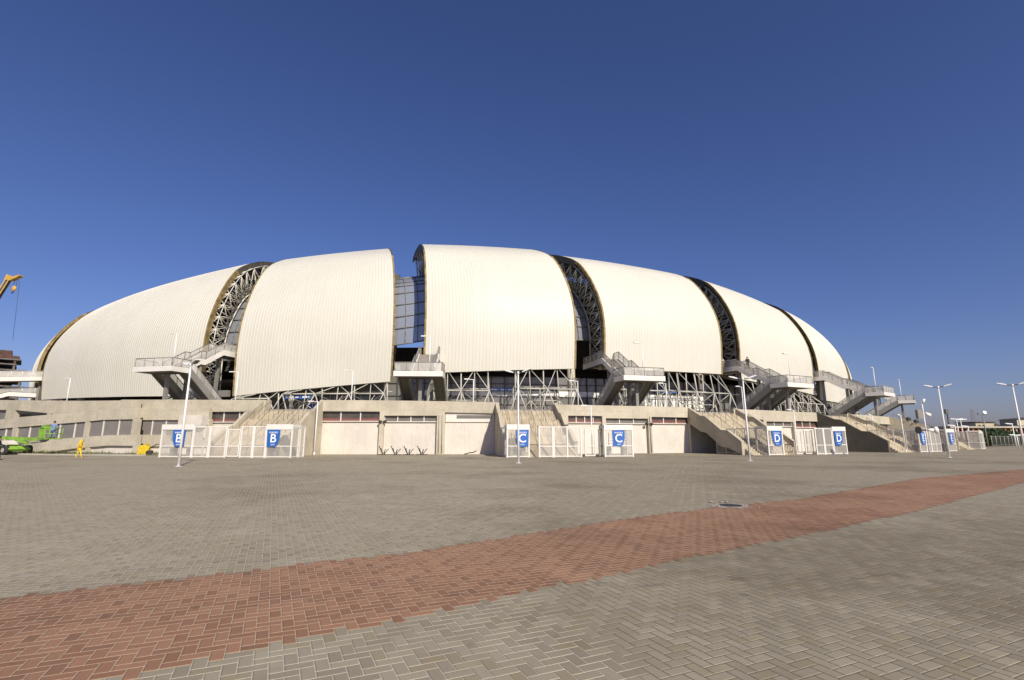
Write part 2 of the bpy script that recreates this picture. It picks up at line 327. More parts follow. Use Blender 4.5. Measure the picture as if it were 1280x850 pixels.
for i in range(int(min(c[0] for c in cor)) - 2, int(max(c[0] for c in cor)) + 3):
    for j in range(int(min(c[1] for c in cor)) - 2, int(max(c[1] for c in cor)) + 3):
        d = (i - j) % 4
        if d == 0: w, h = 2, 1
        elif d == 3: w, h = 1, 2
        else: continue
        a, b = (i + w / 2) / 10, (j + h / 2) / 10
        p = Vector((a * ca - b * sa, a * sa + b * ca, 0)) - A; s = p.dot(Bd)
        if s < 0 or s > BL: continue
        if not (fl(s) < p.dot(Bn) < fu(s)): continue
        k = len(vs)
        for (x, y) in ((i, j), (i + w, j), (i + w, j + h), (i, j + h)):
            x /= 10; y /= 10; vs.append((x * ca - y * sa, x * sa + y * ca, 0.004))
        fs.append((k, k + 1, k + 2, k + 3))
m.add(vs, fs); struct(m.build('red_path', M['redpave']))
# manhole with a broken cement collar
g = ground(913, 632)
mh = thing('manhole_cover', 'dark round manhole cover in a chipped cement patch beside the red paving', 'manhole cover', (g.x, g.y, 0.006))
m = MB(); rr = [0.30 + 0.28 * random.random() for _ in range(26)]
m.add([(g.x, g.y, 0.007)] + [(g.x + rr[i] * 1.15 * math.cos(2 * math.pi * i / 26), g.y + rr[i] * math.sin(2 * math.pi * i / 26), 0.007) for i in range(26)], [(0, i + 1, (i + 1) % 26 + 1) for i in range(26)])
m.build('collar', M['cement'], mh)
m = MB(); m.tube((g.x, g.y, 0.008), (g.x, g.y, 0.013), 0.27, 28); m.build('lid', M['iron'], mh)
m = MB()
for k in range(9):
    a = random.random() * 6.28; q = 0.3 + 0.5 * random.random(); m.ball((g.x + q * math.cos(a), g.y + q * math.sin(a), 0.02), 0.02 + 0.02 * random.random(), 6, 4, (1.4, 1, 0.6))
struct(m.build('rubble', M['cement'], mh), 'stuff')

# ------------------------------------------------------------------ the stadium
stadium = thing('stadium', 'large round stadium with ribbed cream shell roof petals on a beige concrete podium', 'stadium', (CX, CY, 0))
RW = 112.6
PROF = [(0, 104.0), (3, 104.2), (6, 104.3), (9, 104.0), (11.5, 103.3), (14, 102.2), (16.5, 100.7), (18.5, 99.0), (20, 96.9), (21.7, 93.5), (23.1, 89), (24.2, 84), (24.8, 79)]
def catmull(P, k=5):
    out = []; Q = [P[0]] + P + [P[-1]]
    for i in range(1, len(Q) - 2):
        for t in range(k):
            t /= k; a, b, c, d = Q[i - 1], Q[i], Q[i + 1], Q[i + 2]
            out.append(tuple(0.5 * (2 * b[q] + (c[q] - a[q]) * t + (2 * a[q] - 5 * b[q] + 4 * c[q] - d[q]) * t * t + (3 * b[q] - a[q] - 3 * c[q] + d[q]) * t ** 3) for q in (0, 1)))
    out.append(P[-1]); return out
PR = catmull(PROF, 4); NP = len(PR)
# left edge: angle, extra turn of the edge plane, lower edge height, height factor; then the right edge
PETALS = [('far left', -57, 8, 7.7, 0.86, -39.6, -10, 7.7, 0.91),
          ('left', -36.6, 15, 7.7, 0.88, -14.4, -12, 6.9, 1.0),
          ('second', -11.6, -10, 6.8, 1.0, -0.4, -21, 8.4, 1.02),
          ('middle', 1.75, -14.0, 9.4, 1.05, 12.2, -17, 10.3, 1.03),
          ('fourth', 14.4, -18, 10.4, 1.0, 24.8, -4, 10.5, 0.98),
          ('fifth', 26.8, 4, 10.0, 0.98, 37.6, 12, 8.6, 0.91),
          ('right', 38.8, 10, 7.9, 0.94, 49.5, 0, 7.8, 0.90),
          ('far right', 51.5, 0, 7.8, 0.88, 63, 0, 7.8, 0.86)]
class Petal:
    def __init__(s, row): s.row = row
    def pt(s, u, j, off=0.0):                 # u 0..1 across, j profile index (float), off outwards
        _, tL, dL, zL, sL, tR, dR, zR, sR = s.row
        th = R(tL + (tR - tL) * u); a = R((-tL + dL) + ((-tR + dR) - (-tL + dL)) * u); z0 = zL + (zR - zL) * u; sc = sL + (sR - sL) * u
        j = max(0.0, min(NP - 1.0, j)); k = min(int(j), NP - 2); f = j - k
        Z = PR[k][0] * (1 - f) + PR[k + 1][0] * f; r = PR[k][1] * (1 - f) + PR[k + 1][1] * f
        k0 = max(0, k - 1); k1 = min(NP - 1, k + 2); dz = PR[k1][0] - PR[k0][0]; dr = PR[k1][1] - PR[k0][1]; L = math.hypot(dz, dr)
        nr, nz = dz / L, -dr / L              # outward normal in (r, z)
        q = 104 - r - off * nr; base = Vector((CX + 104 * math.sin(th), CY - 104 * math.cos(th), 0))
        return base + Vector((math.sin(a), math.cos(a), 0)) * q + Vector((0, 0, z0 + (7 + 25.5 * sc - z0) * Z / 25.5 + off * nz))
    def width(s): return R(s.row[5] - s.row[1]) * 104
JB = next(i for i, p in enumerate(PR) if p[0] > 17.6)      # level where the upper sheets begin
def make_petal(row, first):
    P = Petal(row); W = P.width(); ns = int(round(W / 0.42))
    b = MB(); attr = []
    js = list(range(NP))
    for k in range(ns):
        u0 = k / ns; cell = 1 / ns; w = 0.055 / W
        cols = [(u0, 0), (u0 + w * 0.5, 0.022), (u0 + w * 1.5, 0.022), (u0 + w * 2, 0), (u0 + cell, 0)]
        tone = random.random() ** 3
        for (ua, oa), (ub, ob) in zip(cols[:-1], cols[1:]):
            for lo, hi, lift in ((0, JB, 0.05), (JB, NP - 1, 0.0)):
                vs = []; 
                for j in range(lo, hi + 1): vs += [P.pt(ua, j, oa + lift), P.pt(ub, j, ob + lift)]
                b.add(vs, [(2 * i, 2 * i + 1, 2 * i + 3, 2 * i + 2) for i in range(hi - lo)], True)
                attr += [tone if lift else tone * 0.8 + 0.15] * len(vs)
    # lip between the two sheets, and the lower hem
    b.add([P.pt(k / 20, JB, 0.05 * t) for t in (0, 1) for k in range(21)], [(k, k + 1, k + 22, k + 21) for k in range(20)]); attr += [0.3] * 42
    b.add([P.pt(k / 20, 0, -0.45 + 0.5 * t) for t in (0, 1) for k in range(21)], [(k, k + 1, k + 22, k + 21) for k in range(20)]); attr += [0.3] * 42
    o = b.build('roof_petal', M['roof'], stadium); at = o.data.attributes.new('sheet', 'FLOAT', 'POINT'); at.data.foreach_set('value', attr)
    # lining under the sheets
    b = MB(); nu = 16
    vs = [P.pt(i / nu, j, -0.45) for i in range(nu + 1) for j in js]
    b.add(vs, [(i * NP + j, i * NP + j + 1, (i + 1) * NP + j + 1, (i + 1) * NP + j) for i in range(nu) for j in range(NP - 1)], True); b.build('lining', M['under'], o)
    # end edges: rusty raw rim low down, dark flashing higher up
    for e, sg in ((0.0, 1), (1.0, -1)):
        du = sg * 0.12 / W; du0 = -sg * 0.10 / W
        for nm, mt, lo, hi, d0, d1 in (('edge_rim', M['rim'], 0, JB + 1, 0.10, (-0.35 if row[0] == 'far left' else -0.7) if e else -0.28), ('edge_flashing', M['rimdark'], JB + 1, NP - 1, 0.04, -0.8)):
            b = MB(); vs = []
            for j in range(lo, hi + 1): vs += [P.pt(e + du0, j, d0), P.pt(e + du0, j, d1), P.pt(e + du, j, d1), P.pt(e + du, j, d0)]
            fs = [(4 * i + q, 4 * i + (q + 1) % 4, 4 * i + 4 + (q + 1) % 4, 4 * i + 4 + q) for i in range(hi - lo) for q in range(4)]
            L = 4 * (hi - lo); b.add(vs, fs + [(3, 2, 1, 0), (L, L + 1, L + 2, L + 3)]); b.build(nm, mt, o)
    # space trusses that carry the shell: one at each end, one further in
    for e in (0.7 / W, 1 - (0.7 if row[0] in ('far left', 'left') else 2.0) / W, 0.5):
        b = MB(); d = 1.5 / W; steps = list(range(0, NP - 1, 3))
        for k, j in enumerate(steps):
            a0, a1, c0 = P.pt(e - d * 0.4, j, -0.75), P.pt(e + d, j, -0.75), P.pt(e + d * 0.3, min(j + 1, NP - 1), -4.4)
            b.tube(a0, a1, 0.05, 5); b.tube(a0, c0, 0.058, 5); b.tube(a1, c0, 0.058, 5)
            if k + 1 < len(steps):
                jn = steps[k + 1]; n0, n1, nc = P.pt(e - d * 0.4, jn, -0.75), P.pt(e + d, jn, -0.75), P.pt(e + d * 0.3, min(jn + 1, NP - 1), -4.4)
                for p, q, r in ((a0, n0, 0.066), (a1, n1, 0.066), (c0, nc, 0.11), (a0, n1, 0.05), (a1, n0, 0.05), (c0, n0, 0.066), (c0, n1, 0.066), (a0, nc, 0.055), (a1, nc, 0.055)): b.tube(p, q, r, 5)
        if e != 0.5:                          # second layer towards the middle, so the lattice has depth
            sgn = 1 if e < 0.5 else -1
            for k, j in enumerate(steps[:-1]):
                jn = steps[k + 1]; p0, p1 = P.pt(e + d * 0.3, min(j + 1, NP - 1), -4.4), P.pt(e + d * 0.3, min(jn + 1, NP - 1), -4.4)
                q0, q1 = P.pt(e + sgn * 5.0 / W, j, -0.8), P.pt(e + sgn * 5.0 / W, jn, -0.8)
                b.tube(q0, q1, 0.075, 5); b.tube(p0, q0, 0.058, 5); b.tube(p0, q1, 0.058, 5); b.tube(p1, q0, 0.058, 5); b.tube(q0, P.pt(e + d, jn, -0.75), 0.05, 5)
        b.build('roof_truss', M['steel'], o)
    return P, o
petals = [make_petal(r, i == 0) for i, r in enumerate(PETALS)]
DECK = 4.62
# supports below each petal: forked legs, chords and web
def make_supports(P, o, bays):
    b = MB()
    for (u0, u1, nb, zc, zl) in bays:
        def node(u, v, z):
            q = P.pt(u, 0, 0); d = Vector((q.x - CX, q.y - CY, 0)).normalized(); return Vector((q.x, q.y, 0)) + d * v + Vector((0, 0, z))
        top = lambda u: P.pt(u, 0, -0.3)
        us = [u0 + (u1 - u0) * k / nb for k in range(nb + 1)]
        mids = [node(u, 1.6, zc) for u in us]; lows = [node((us[k] + us[k + 1]) / 2, 0.2, zl) for k in range(nb)]
        b.poly_tube(mids, 0.08, 6)
        if len(lows) > 1: b.poly_tube(lows, 0.062, 6)
        for k, u in enumerate(us):
            b.tube(mids[k], top(u + (u1 - u0) / nb * 0.45 if k < nb else u), 0.055, 6); b.tube(mids[k], top(u - (u1 - u0) / nb * 0.45 if k else u), 0.055, 6)
            for s in (-1, 1): b.tube(mids[k], node(u + s * 0.05 * 20 / P.width(), 2.0, DECK), 0.07, 6)
            b.tube(node(u, -0.4, DECK), top(u), 0.085, 6)
        for k in range(nb):
            b.tube(mids[k], lows[k], 0.055, 6); b.tube(lows[k], mids[k + 1], 0.055, 6); b.tube(lows[k], node((us[k] + us[k + 1]) / 2, 0.4, DECK), 0.062, 6)
            b.tube(lows[k], top((us[k] + us[k + 1]) / 2), 0.062, 6); b.tube(lows[k], node(us[k] + 0.1 * (us[k + 1] - us[k]), -0.4, DECK), 0.05, 6); b.tube(lows[k], node(us[k + 1] - 0.1 * (us[k + 1] - us[k]), -0.4, DECK), 0.05, 6)
            b.tube(node(us[k], -2.6, zc + 0.6), node(us[k + 1], -2.6, zc + 0.6), 0.06, 6); b.tube(lows[k], node((us[k] + us[k + 1]) / 2, -2.6, zc + 0.6), 0.05, 6); b.tube(node(us[k], -2.6, zc + 0.6), mids[k], 0.05, 6); b.tube(node(us[k], -2.6, zc + 0.6), node(us[k], -2.4, DECK), 0.07, 6)
    b.build('support_frame', M['framesteel'], o)
make_supports(*petals[2], [(0.06, 0.30, 1, 6.3, 5.4), (0.38, 0.98, 3, 6.8, 5.8)])
make_supports(*petals[3], [(0.07, 0.42, 2, 7.2, 6.1), (0.60, 0.98, 2, 7.5, 6.2)])
make_supports(*petals[4], [(0.05, 0.42, 2, 7.6, 6.2), (0.52, 0.98, 3, 7.6, 6.1)])
make_supports(*petals[5], [(0.05, 0.45, 2, 7.4, 6.1), (0.55, 0.97, 3, 6.9, 5.9)])
make_supports(*petals[6], [(0.05, 0.5, 3, 6.3, 5.5), (0.55, 0.95, 2, 6.3, 5.5)])
make_supports(*petals[1], [(0.88, 0.98, 1, 6.1, 5.4)])
# glazed roof between neighbouring petals
def make_gap(pl, pr):
    def g(t, j, off):
        a = pl.pt(1 - 1.2 / pl.width(), j, off); b = pr.pt(1.2 / pr.width(), j, off); return a.lerp(b, t)
    j0 = next(i for i, p in enumerate(PR) if p[0] > 5.2); j1 = NP - 4; jm = list(range(j0, j1, 2))
    b = MB(); vs = [g(t / 4, j, -4.8) for j in jm for t in range(5)]
    b.add(vs, [(5 * i + t, 5 * i + t + 1, 5 * i + t + 6, 5 * i + t + 5) for i in range(len(jm) - 1) for t in range(4)]); o = b.build('gap_glazing', M['gapglass'], stadium)
    b = MB()
    for j in jm[::2]: b.tube(g(0, j, -4.7), g(1, j, -4.7), 0.09, 5)
    for t in range(5): b.poly_tube([g(t / 4, j, -4.68) for j in jm], 0.05, 5)
    b.poly_tube([g(0, j, -4.6) for j in jm], 0.16, 6); b.poly_tube([g(1, j, -4.6) for j in jm], 0.16, 6)
    b.build('glazing_bar', M['steelgrey'], o)
for a, c in zip(petals[:-1], petals[1:]): make_gap(a[0], c[0])
# ring walls
def ring(mb, r0, r1, z0, z1, ta, tb, step=1.0):
    n = max(1, int(math.ceil((tb - ta) / step)))
    for k in range(n):
        a = ta + (tb - ta) * k / n; c = ta + (tb - ta) * (k + 1) / n
        za = z0(a) if callable(z0) else z0; zb = z0(c) if callable(z0) else z0; ya = z1(a) if callable(z1) else z1; yb = z1(c) if callable(z1) else z1
        mb.hexa([pol(a, r0, za), pol(a, r1, za), pol(c, r1, zb), pol(c, r0, zb), pol(a, r0, ya), pol(a, r1, ya), pol(c, r1, yb), pol(c, r0, yb)])
    return mb
ZT = [(-60, 6.7), (-26, 6.3), (-18, 5.95), (-14, 5.8), (-9, 5.63), (-5, 5.55), (0, 5.48), (5.4, 5.36), (9.5, 5.15), (17, 5.08), (27, 4.9), (45, 4.85), (80, 4.85)]
def ztop(t):
    for (a, b), (c, d) in zip(ZT[:-1], ZT[1:]):
        if t <= c: return b + (d - b) * max(0, t - a) / (c - a)
    return ZT[-1][1]
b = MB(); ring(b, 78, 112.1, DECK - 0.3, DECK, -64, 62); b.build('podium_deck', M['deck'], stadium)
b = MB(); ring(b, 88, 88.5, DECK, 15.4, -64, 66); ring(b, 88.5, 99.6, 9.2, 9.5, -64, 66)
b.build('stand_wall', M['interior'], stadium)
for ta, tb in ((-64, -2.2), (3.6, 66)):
    b = MB(); zt_ = lambda t: 27.2 - 0.075 * abs(t - 5); ring(b, 90, 90.4, 12.2, zt_, ta, tb); ring(b, 76, 90, 12.0, 12.4, ta, tb); b.build('stand_sky_block', M['interior'], stadium)  # stand wall raised towards the shell to block sky and darken the gaps
# concourse glazing set back under the roof
b = MB(); ring(b, 99.6, 99.8, DECK, 9.6, -11.5, 62); fac = b.build('concourse_facade', M['facade'], stadium)
for z0_, z1_, a_, c_ in ((7.05, 7.75, 1.5, 15), (5.6, 7.6, 19, 25)):
    b = MB(); ring(b, 99.82, 99.92, z0_, z1_, a_, c_); b.build('daylight_panel', M['facadedaylight'], fac)  # pale colour stands in for daylight seen through the glass
b = MB()
t = -11.5
while t < 62: b.box(Frame(t), -0.06, 0.06, 99.8, 99.98, DECK, 9.6); t += 1.0 if t < 12 else 0.75
for z in (5.9, 6.96, 8.6): ring(b, 99.8, 99.96, z, z + 0.09, -11.5, 62)
b.build('mullion', M['mullion'], fac)
for t in (-14, -13.0, -11, -9.4, -6.5, -4, -37.5, -38.4, 13.0, 25.8):
    b = MB(); b.tube(pol(t, 98.5, DECK), pol(t, 98.5, 12), 0.55, 12); b.build('concourse_column', M['concrete'], stadium)
# blue direction banners hung over the stairs
def banner(x0, x1, y0, y1, rad, blocks):
    ta, za = theta_z(x0, (y0 + y1) / 2, rad); tb, zb = theta_z(x1, (y0 + y1) / 2, rad); z1 = theta_z((x0 + x1) / 2, y0, rad)[1]; z0 = theta_z((x0 + x1) / 2, y1, rad)[1]
    F = Frame((ta + tb) / 2); w = rad * R(tb - ta) / 2; b = MB(); b.box(F, -w, w, rad - 0.12, rad, z0, z1); o = b.build('banner', M['blue'], stadium)
    zm = (z0 + z1) / 2; h = (z1 - z0) * 0.22; b = MB()
    for (a, c) in blocks: b.box(F, (a * 2 - 1) * w, (c * 2 - 1) * w, rad, rad + 0.015, zm - h, zm + h)
    for k in (0.36, 0.62):
        u = (k * 2 - 1) * w; s = h * 1.6
        b.hexa([F.p(u - s, rad, zm - h), F.p(u - s * .5, rad, zm - h), F.p(u - s * .5, rad + .015, zm - h), F.p(u - s, rad + .015, zm - h), F.p(u - .1 * s, rad, zm + h * 1.3), F.p(u + .4 * s, rad, zm + h * 1.3), F.p(u + .4 * s, rad + .015, zm + h * 1.3), F.p(u - .1 * s, rad + .015, zm + h * 1.3)])
    b.build('lettering', M['letter'], o)
words = [(0.06, 0.16), (0.17, 0.29), (0.42, 0.54), (0.68, 0.78), (0.79, 0.93)]
banner(355, 389, 494, 498.5, 103.0, words); banner(611, 646, 485, 489, 100.4, words); banner(823, 846, 486.5, 491, 100.4, words)
b = MB(); ta, za = theta_z(385, 511, 101); tb, zb = theta_z(395, 503, 101); ring(b, 100.9, 101, DECK, 6.0, ta, tb); b.build('info_panel', M['blue'], stadium)

# podium: recessed wall, upper band, piers, windows
def th_of(x, y=512, rad=RW): return theta_z(x, y, rad)[0]
def zz(x, y, rad=RW): return theta_z(x, y, rad)[1]
b = MB(); ring(b, 111.6, 112.2, 0, 3.9, -16, 40); podium = b.build('podium_wall', M['plaster'], stadium)
def seg(x0, x1): return th_of(x0), th_of(x1)
OPEN = [(-160, 331), (399, 624), (692.5, 863), (917, 1023), (1058, 1112)]
for x0, x1 in OPEN:
    ta, tb = (th_of(150), th_of(x1)) if x0 < 0 else seg(x0, x1)
    b = MB(); ring(b, 112.15, 112.6, lambda t: ztop(t) - 1.15, ztop, ta, tb)
    ring(b, 111.5, 112.15, 3.8, lambda t: ztop(t) - 0.002, ta, tb); b.build('parapet_band', M['concrete'], podium)
def pier(x0, x1, y1=None, z1=None):
    ta, tb = seg(x0, x1); b = MB(); ring(b, 112.15, 112.598, 0, lambda t: ztop(t) - 1.152, ta, tb); b.build('pier', M['concrete'], podium)
for x0, x1 in ((475, 480.5), (546.5, 556.5), (752.5, 757), (809.5, 814), (953, 956.5), (990, 993), (393, 401), (705, 710), (254, 259.5), (861, 863), (1091, 1097)): pier(x0, x1)
def window(x0, x1, y0, y1, kind='full', n=3):
    ta, tb = seg(x0, x1); z0 = zz((x0 + x1) / 2, y1); z1 = zz((x0 + x1) / 2, y0)
    b = MB(); ring(b, 112.2, 112.26, z0, z1, ta, tb); o = b.build('window', M['glassdark'] if kind == 'full' else M['louvre'], podium)
    b = MB()
    for k in range(n + 1):
        t = ta + (tb - ta) * k / n; b.box(Frame(t), -0.05, 0.05, 112.26, 112.36, z0, z1)
    ring(b, 112.26, 112.4, z0 - 0.08, z0, ta, tb)
    b.build('frame', M['plasterwhite'], o)
    if kind == 'full':
        b = MB(); ring(b, 112.27, 112.30, z0 + 0.03, z0 + 0.16, ta, tb); ring(b, 112.27, 112.29, z0 + 0.24, z0 + 0.29, ta, tb); b.build('red_rail', M['redseat'], o)
    if z1 < ztop((ta + tb) / 2) - 1.2:       # wall above a low strip
        b = MB(); ring(b, 112.15, 112.597, z1, lambda t: ztop(t) - 1.153, ta, tb); b.build('lintel', M['concrete'], o)
window(401, 475, 513.5, 526); window(480.5, 546.5, 519.5, 526.5, 'slit', 4)
window(710, 752.5, 516.5, 528, 'full', 4); window(757, 809.5, 523, 529, 'slit', 3); window(814, 861, 519.5, 529, 'full', 3)
window(932, 953, 523, 533, 'full', 2); window(956.5, 990, 527, 532.5, 'slit', 3); window(993, 1022, 525, 534, 'full', 3)
window(259.5, 318, 514.5, 527, 'full', 3); window(1097, 1110, 528.5, 536, 'full', 1)
ta, tb = seg(557, 618); b = MB(); ring(b, 112.2, 112.34, zz(588, 527.5), zz(588, 516), ta, tb); wp = b.build('white_panel', M['plasterwhite'], podium)
b = MB(); ring(b, 112.34, 112.37, zz(592, 523), zz(592, 518.8), *seg(571, 615)); b.build('louvre', M['louvre'], wp)
# drain pipes and paired wall lamps
for x in (549.5, 811.5, 553.5):
    t = th_of(x); b = MB(); b.tube(pol(t, 112.68, 0.1), pol(t, 112.68, 4.0), 0.045, 6); b.build('drain_pipe', M['fascia'], podium)
for x, y in ((475.5, 527), (481, 527), (809, 530), (814.5, 530)):
    p = on_cyl(x, y, 112.75); F = Frame(th_of(x)); b = MB(); b.box(F, -0.22, 0.22, 0, 0, 0, 0) if False else None
    b.ball(p, 0.2, 8, 6, (1, 1, 0.7)); b.tube(p, p - F.o * 0.3 + Vector((0, 0, 0.1)), 0.06, 6); b.build('wall_lamp', M['black'], podium)

# entrance stairs with their side walls
STAIR = [(112.38, DECK), (114.5, 3.45), (115.2, 3.45), (117.5, 1.95), (118.4, 1.95), (121.2, 0.05)]
WING = [(112.4, 5.12), (114.5, 4.06), (115.2, 3.98), (117.5, 2.48), (118.4, 2.41), (120.2, 1.3)]
def steps_profile():
    pts = [(112.38, 0)]; pts.append((112.38, DECK)); v, z = 112.38, DECK
    for (v0, z0), (v1, z1) in zip(STAIR[:-1], STAIR[1:]):
        n = max(1, int(round((z0 - z1) / 0.166)))
        if z0 == z1: pts.append((v1, z1)); continue
        for k in range(n):
            zz_ = z0 - (z0 - z1) * (k + 1) / n; pts.append((v0 + (v1 - v0) * k / n, zz_)); pts.append((v0 + (v1 - v0) * (k + 1) / n, zz_))
    pts.append((121.2, 0)); return pts
SP = steps_profile()
def dedupe(P):
    o = [P[0]]
    for p in P[1:]:
        if abs(p[0] - o[-1][0]) + abs(p[1] - o[-1][1]) > 1e-4: o.append(p)
    return o
SP = dedupe(SP)
def entrance(th, hw, left, rails, zoff=0.0, right='solid'):
    F = Frame(th); b = MB()
    for (a, c), (d, e) in zip(SP[1:-1], SP[2:]):     # one column per tread keeps every face simple
        if abs(e - c) < 1e-5 and d > a: b.box(F, -hw, hw, a, d, max(0.0, c - 0.7) if left == 'beam' else 0.0, c)
    o = b.build('entrance_stairs', M['step'], stadium)
    for s, kind in ((-1, left), (1, right)):
        b = MB(); u0, u1 = (-hw - 0.35, -hw - 0.002) if s < 0 else (hw + 0.002, hw + 0.35); top = [(v, z + zoff * max(0, 1 - (v - 112.4) / 5)) for v, z in WING]
        for (v0, z0), (v1, z1) in zip(top[:-1], top[1:]):
            l0, l1 = (0, 0) if kind != 'beam' else (max(0, z0 - 1.75), max(0, z1 - 1.75))
            b.hexa([F.p(u0, v0, l0), F.p(u1, v0, l0), F.p(u1, v1, l1), F.p(u0, v1, l1), F.p(u0, v0, z0), F.p(u1, v0, z0), F.p(u1, v1, z1), F.p(u0, v1, z1)])
        b.build('side_wall', M['concrete2'] if kind != 'render' else M['greyshaded'], o)
    for k in range(rails):
        u = -hw + 2 * hw * (k + 0.5) / rails; b = MB()
        nose = lambda v: next(z0 + (z1 - z0) * (v - v0) / max(1e-6, v1 - v0) for (v0, z0), (v1, z1) in zip(STAIR[:-1], STAIR[1:]) if v0 <= v <= v1)
        for lo, hi in ((112.6, 114.5), (115.3, 117.5), (118.5, 120.9)):
            for du in (0.0,):
                b.poly_tube([F.p(u + du, lo, nose(lo) + 0.9), F.p(u + du, hi, nose(hi) + 0.9)], 0.024, 5)
                for v in (lo, (lo + hi) / 2, hi): b.tube(F.p(u + du, v, nose(v) - 0.05), F.p(u + du, v, nose(v) + 0.9), 0.018, 5)
        b.build('handrail', M['rail'], o)
    return o
STAIRS = {'B': (-4.6, 3.05), 'C': (7.95, 3.0), 'D': (19.4, 3.2), 'E': (30.5, 3.7), 'F': (42.2, 3.7)}
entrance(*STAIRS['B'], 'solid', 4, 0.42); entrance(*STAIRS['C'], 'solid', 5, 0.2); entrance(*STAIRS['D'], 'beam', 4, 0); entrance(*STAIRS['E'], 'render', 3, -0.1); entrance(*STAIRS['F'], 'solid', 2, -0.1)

# curving car ramp wall left of gate B
def lin(P):
    def f(x):
        if x <= P[0][0]: return P[0][1] + (P[1][1] - P[0][1]) * (x - P[0][0]) / (P[1][0] - P[0][0])
        for (a, b), (c, d) in zip(P[:-1], P[1:]):
            if x <= c: return b + (d - b) * (x - a) / (c - a)
        return P[-1][1]
    return f
def band(mb, x0, x1, ytop, ybot, r1, depth, zb=None):
    n = max(1, int(math.ceil((x1 - x0) / 7)))
    for k in range(n):
        xa = x0 + (x1 - x0) * k / n; xb = x0 + (x1 - x0) * (k + 1) / n; P = []
        q = []
        for x in (xa, xb):
            t1, zt = theta_z(x, ytop(x), r1); zl = zb if zb is not None else theta_z(x, ybot(x), r1)[1]; q.append((t1, zl, zt))
        (a, la, ha), (c, lc, hc) = q; r0 = r1 - depth
        mb.hexa([pol(a, r0, la), pol(a, r1, la), pol(c, r1, lc), pol(c, r0, lc), pol(a, r0, ha), pol(a, r1, ha), pol(c, r1, hc), pol(c, r0, hc)])
    return mb
RR = 114.6
ramp_top = lin([(-120, 536), (0, 524.4), (19, 521.8), (59, 518.6), (74, 517), (120, 513.3), (139, 511), (172, 510)])
win_top = lin([(-120, 548), (0, 536), (106, 527.3), (130, 524.8), (166, 524), (172, 524)])
win_bot = lin([(-120, 566), (0, 554), (75, 548.5), (106, 546), (137, 544), (172, 543.2)])
low_top = lin([(-120, 590), (0, 577), (48, 567.5), (95, 560.5), (106, 559.7), (137, 556.9), (172, 557.3)])
b = MB(); band(b, -80, 172, ramp_top, win_top, RR, 0.5); band(b, -80, 172, win_bot, low_top, RR, 0.5)
for x0, x1 in ((-45, -40), (16, 21.5), (106.5, 111.5), (166, 172)): band(b, x0, x1, win_top, win_bot, RR - 0.002, 0.5); band(b, x0, x1, low_top, None, RR - 0.002, 0.5, 0.0)
ramp = b.build('car_ramp_wall', M['concrete'], stadium)
b = MB(); band(b, -80, 172, lambda x: win_bot(x) + 1, None, RR - 0.3, 0.2, 0.0); b.build('base_wall', M['plaster'], ramp)
for x0, x1 in ((-39, 16), (21.5, 106.5), (111.5, 166)):
    b = MB(); band(b, x0, x1, win_top, win_bot, RR - 0.2, 0.1); o = b.build('infill_panel', M['panel'], ramp)
    b = MB(); xs_ = [x for x in (-20, -2, 8, 38, 75.5, 94.5, 130, 149.5) if x0 < x < x1]
    for x in xs_: band(b, x - 0.5, x + 0.5, win_top, win_bot, RR - 0.12, 0.08)
    b.build('mullion', M['plasterwhite'], o)
# wall behind the ramp and the link to gate B
up_top = lin([(-120, 499.5), (0, 500), (100, 501), (172, 500.3), (260, 500.2), (331, 500)])
b = MB(); back_bot = lin([(-120, 511), (19, 512.3), (59, 516), (100, 522)]); band(b, -80, 172, up_top, back_bot, 113.6, 0.5)
for x0, x1 in ((8, 13), (14, 19), (59, 63), (-40, -34)): band(b, x0, x1, back_bot, lambda x: ramp_top(x) + 3, 113.598, 0.5)
o = b.build('upper_wall', M['concrete'], ramp)
b = MB(); band(b, -34, 8, lambda x: 516, lambda x: 527, 113.3, 0.1); b.build('infill_panel', M['panel'], o)
b = MB(); band(b, -80, 120, lambda x: 508, lambda x: 530, 111.0, 0.1); b.build('void_shade_sheet', M['under'], o)  # dark sheet painted as the shade inside the ramp opening
b = MB(); band(b, 172, 262, lambda x: 509.5, lambda x: 525, 113.0, 0.5); band(b, 172, 262, lambda x: 543.5, lambda x: 558, 113.0, 0.5)
for x0, x1 in ((172, 174.5), (223, 262)): band(b, x0, x1, lambda x: 524, lambda x: 544, 112.998, 0.5)
for x0, x1 in ((172, 174), (258, 262)): band(b, x0, x1, lambda x: 557, None, 112.998, 0.5, 0.0)
link = b.build('link_wall', M['concrete'], stadium)
b = MB(); band(b, 172, 262, lambda x: 556, None, 112.75, 0.2, 0.0); b.build('base_wall', M['plaster'], link)
b = MB(); band(b, 174.5, 223, lambda x: 525, lambda x: 543.5, 112.8, 0.1); o = b.build('infill_panel', M['panel'], link)
for x in (191, 208): b = MB(); band(b, x - 0.5, x + 0.5, lambda x: 525, lambda x: 543.5, 112.88, 0.08); b.build('mullion', M['plasterwhite'], o)
b = MB(); band(b, 224, 253, lambda x: 519, lambda x: 531, 113.9, 0.9); b.build('plaster_box', M['plaster'], link)
b = MB(); band(b, 150, 262, lambda x: 500.2, lambda x: 512, 112.7, 0.6); b.build('parapet_wall', M['concrete'], link)

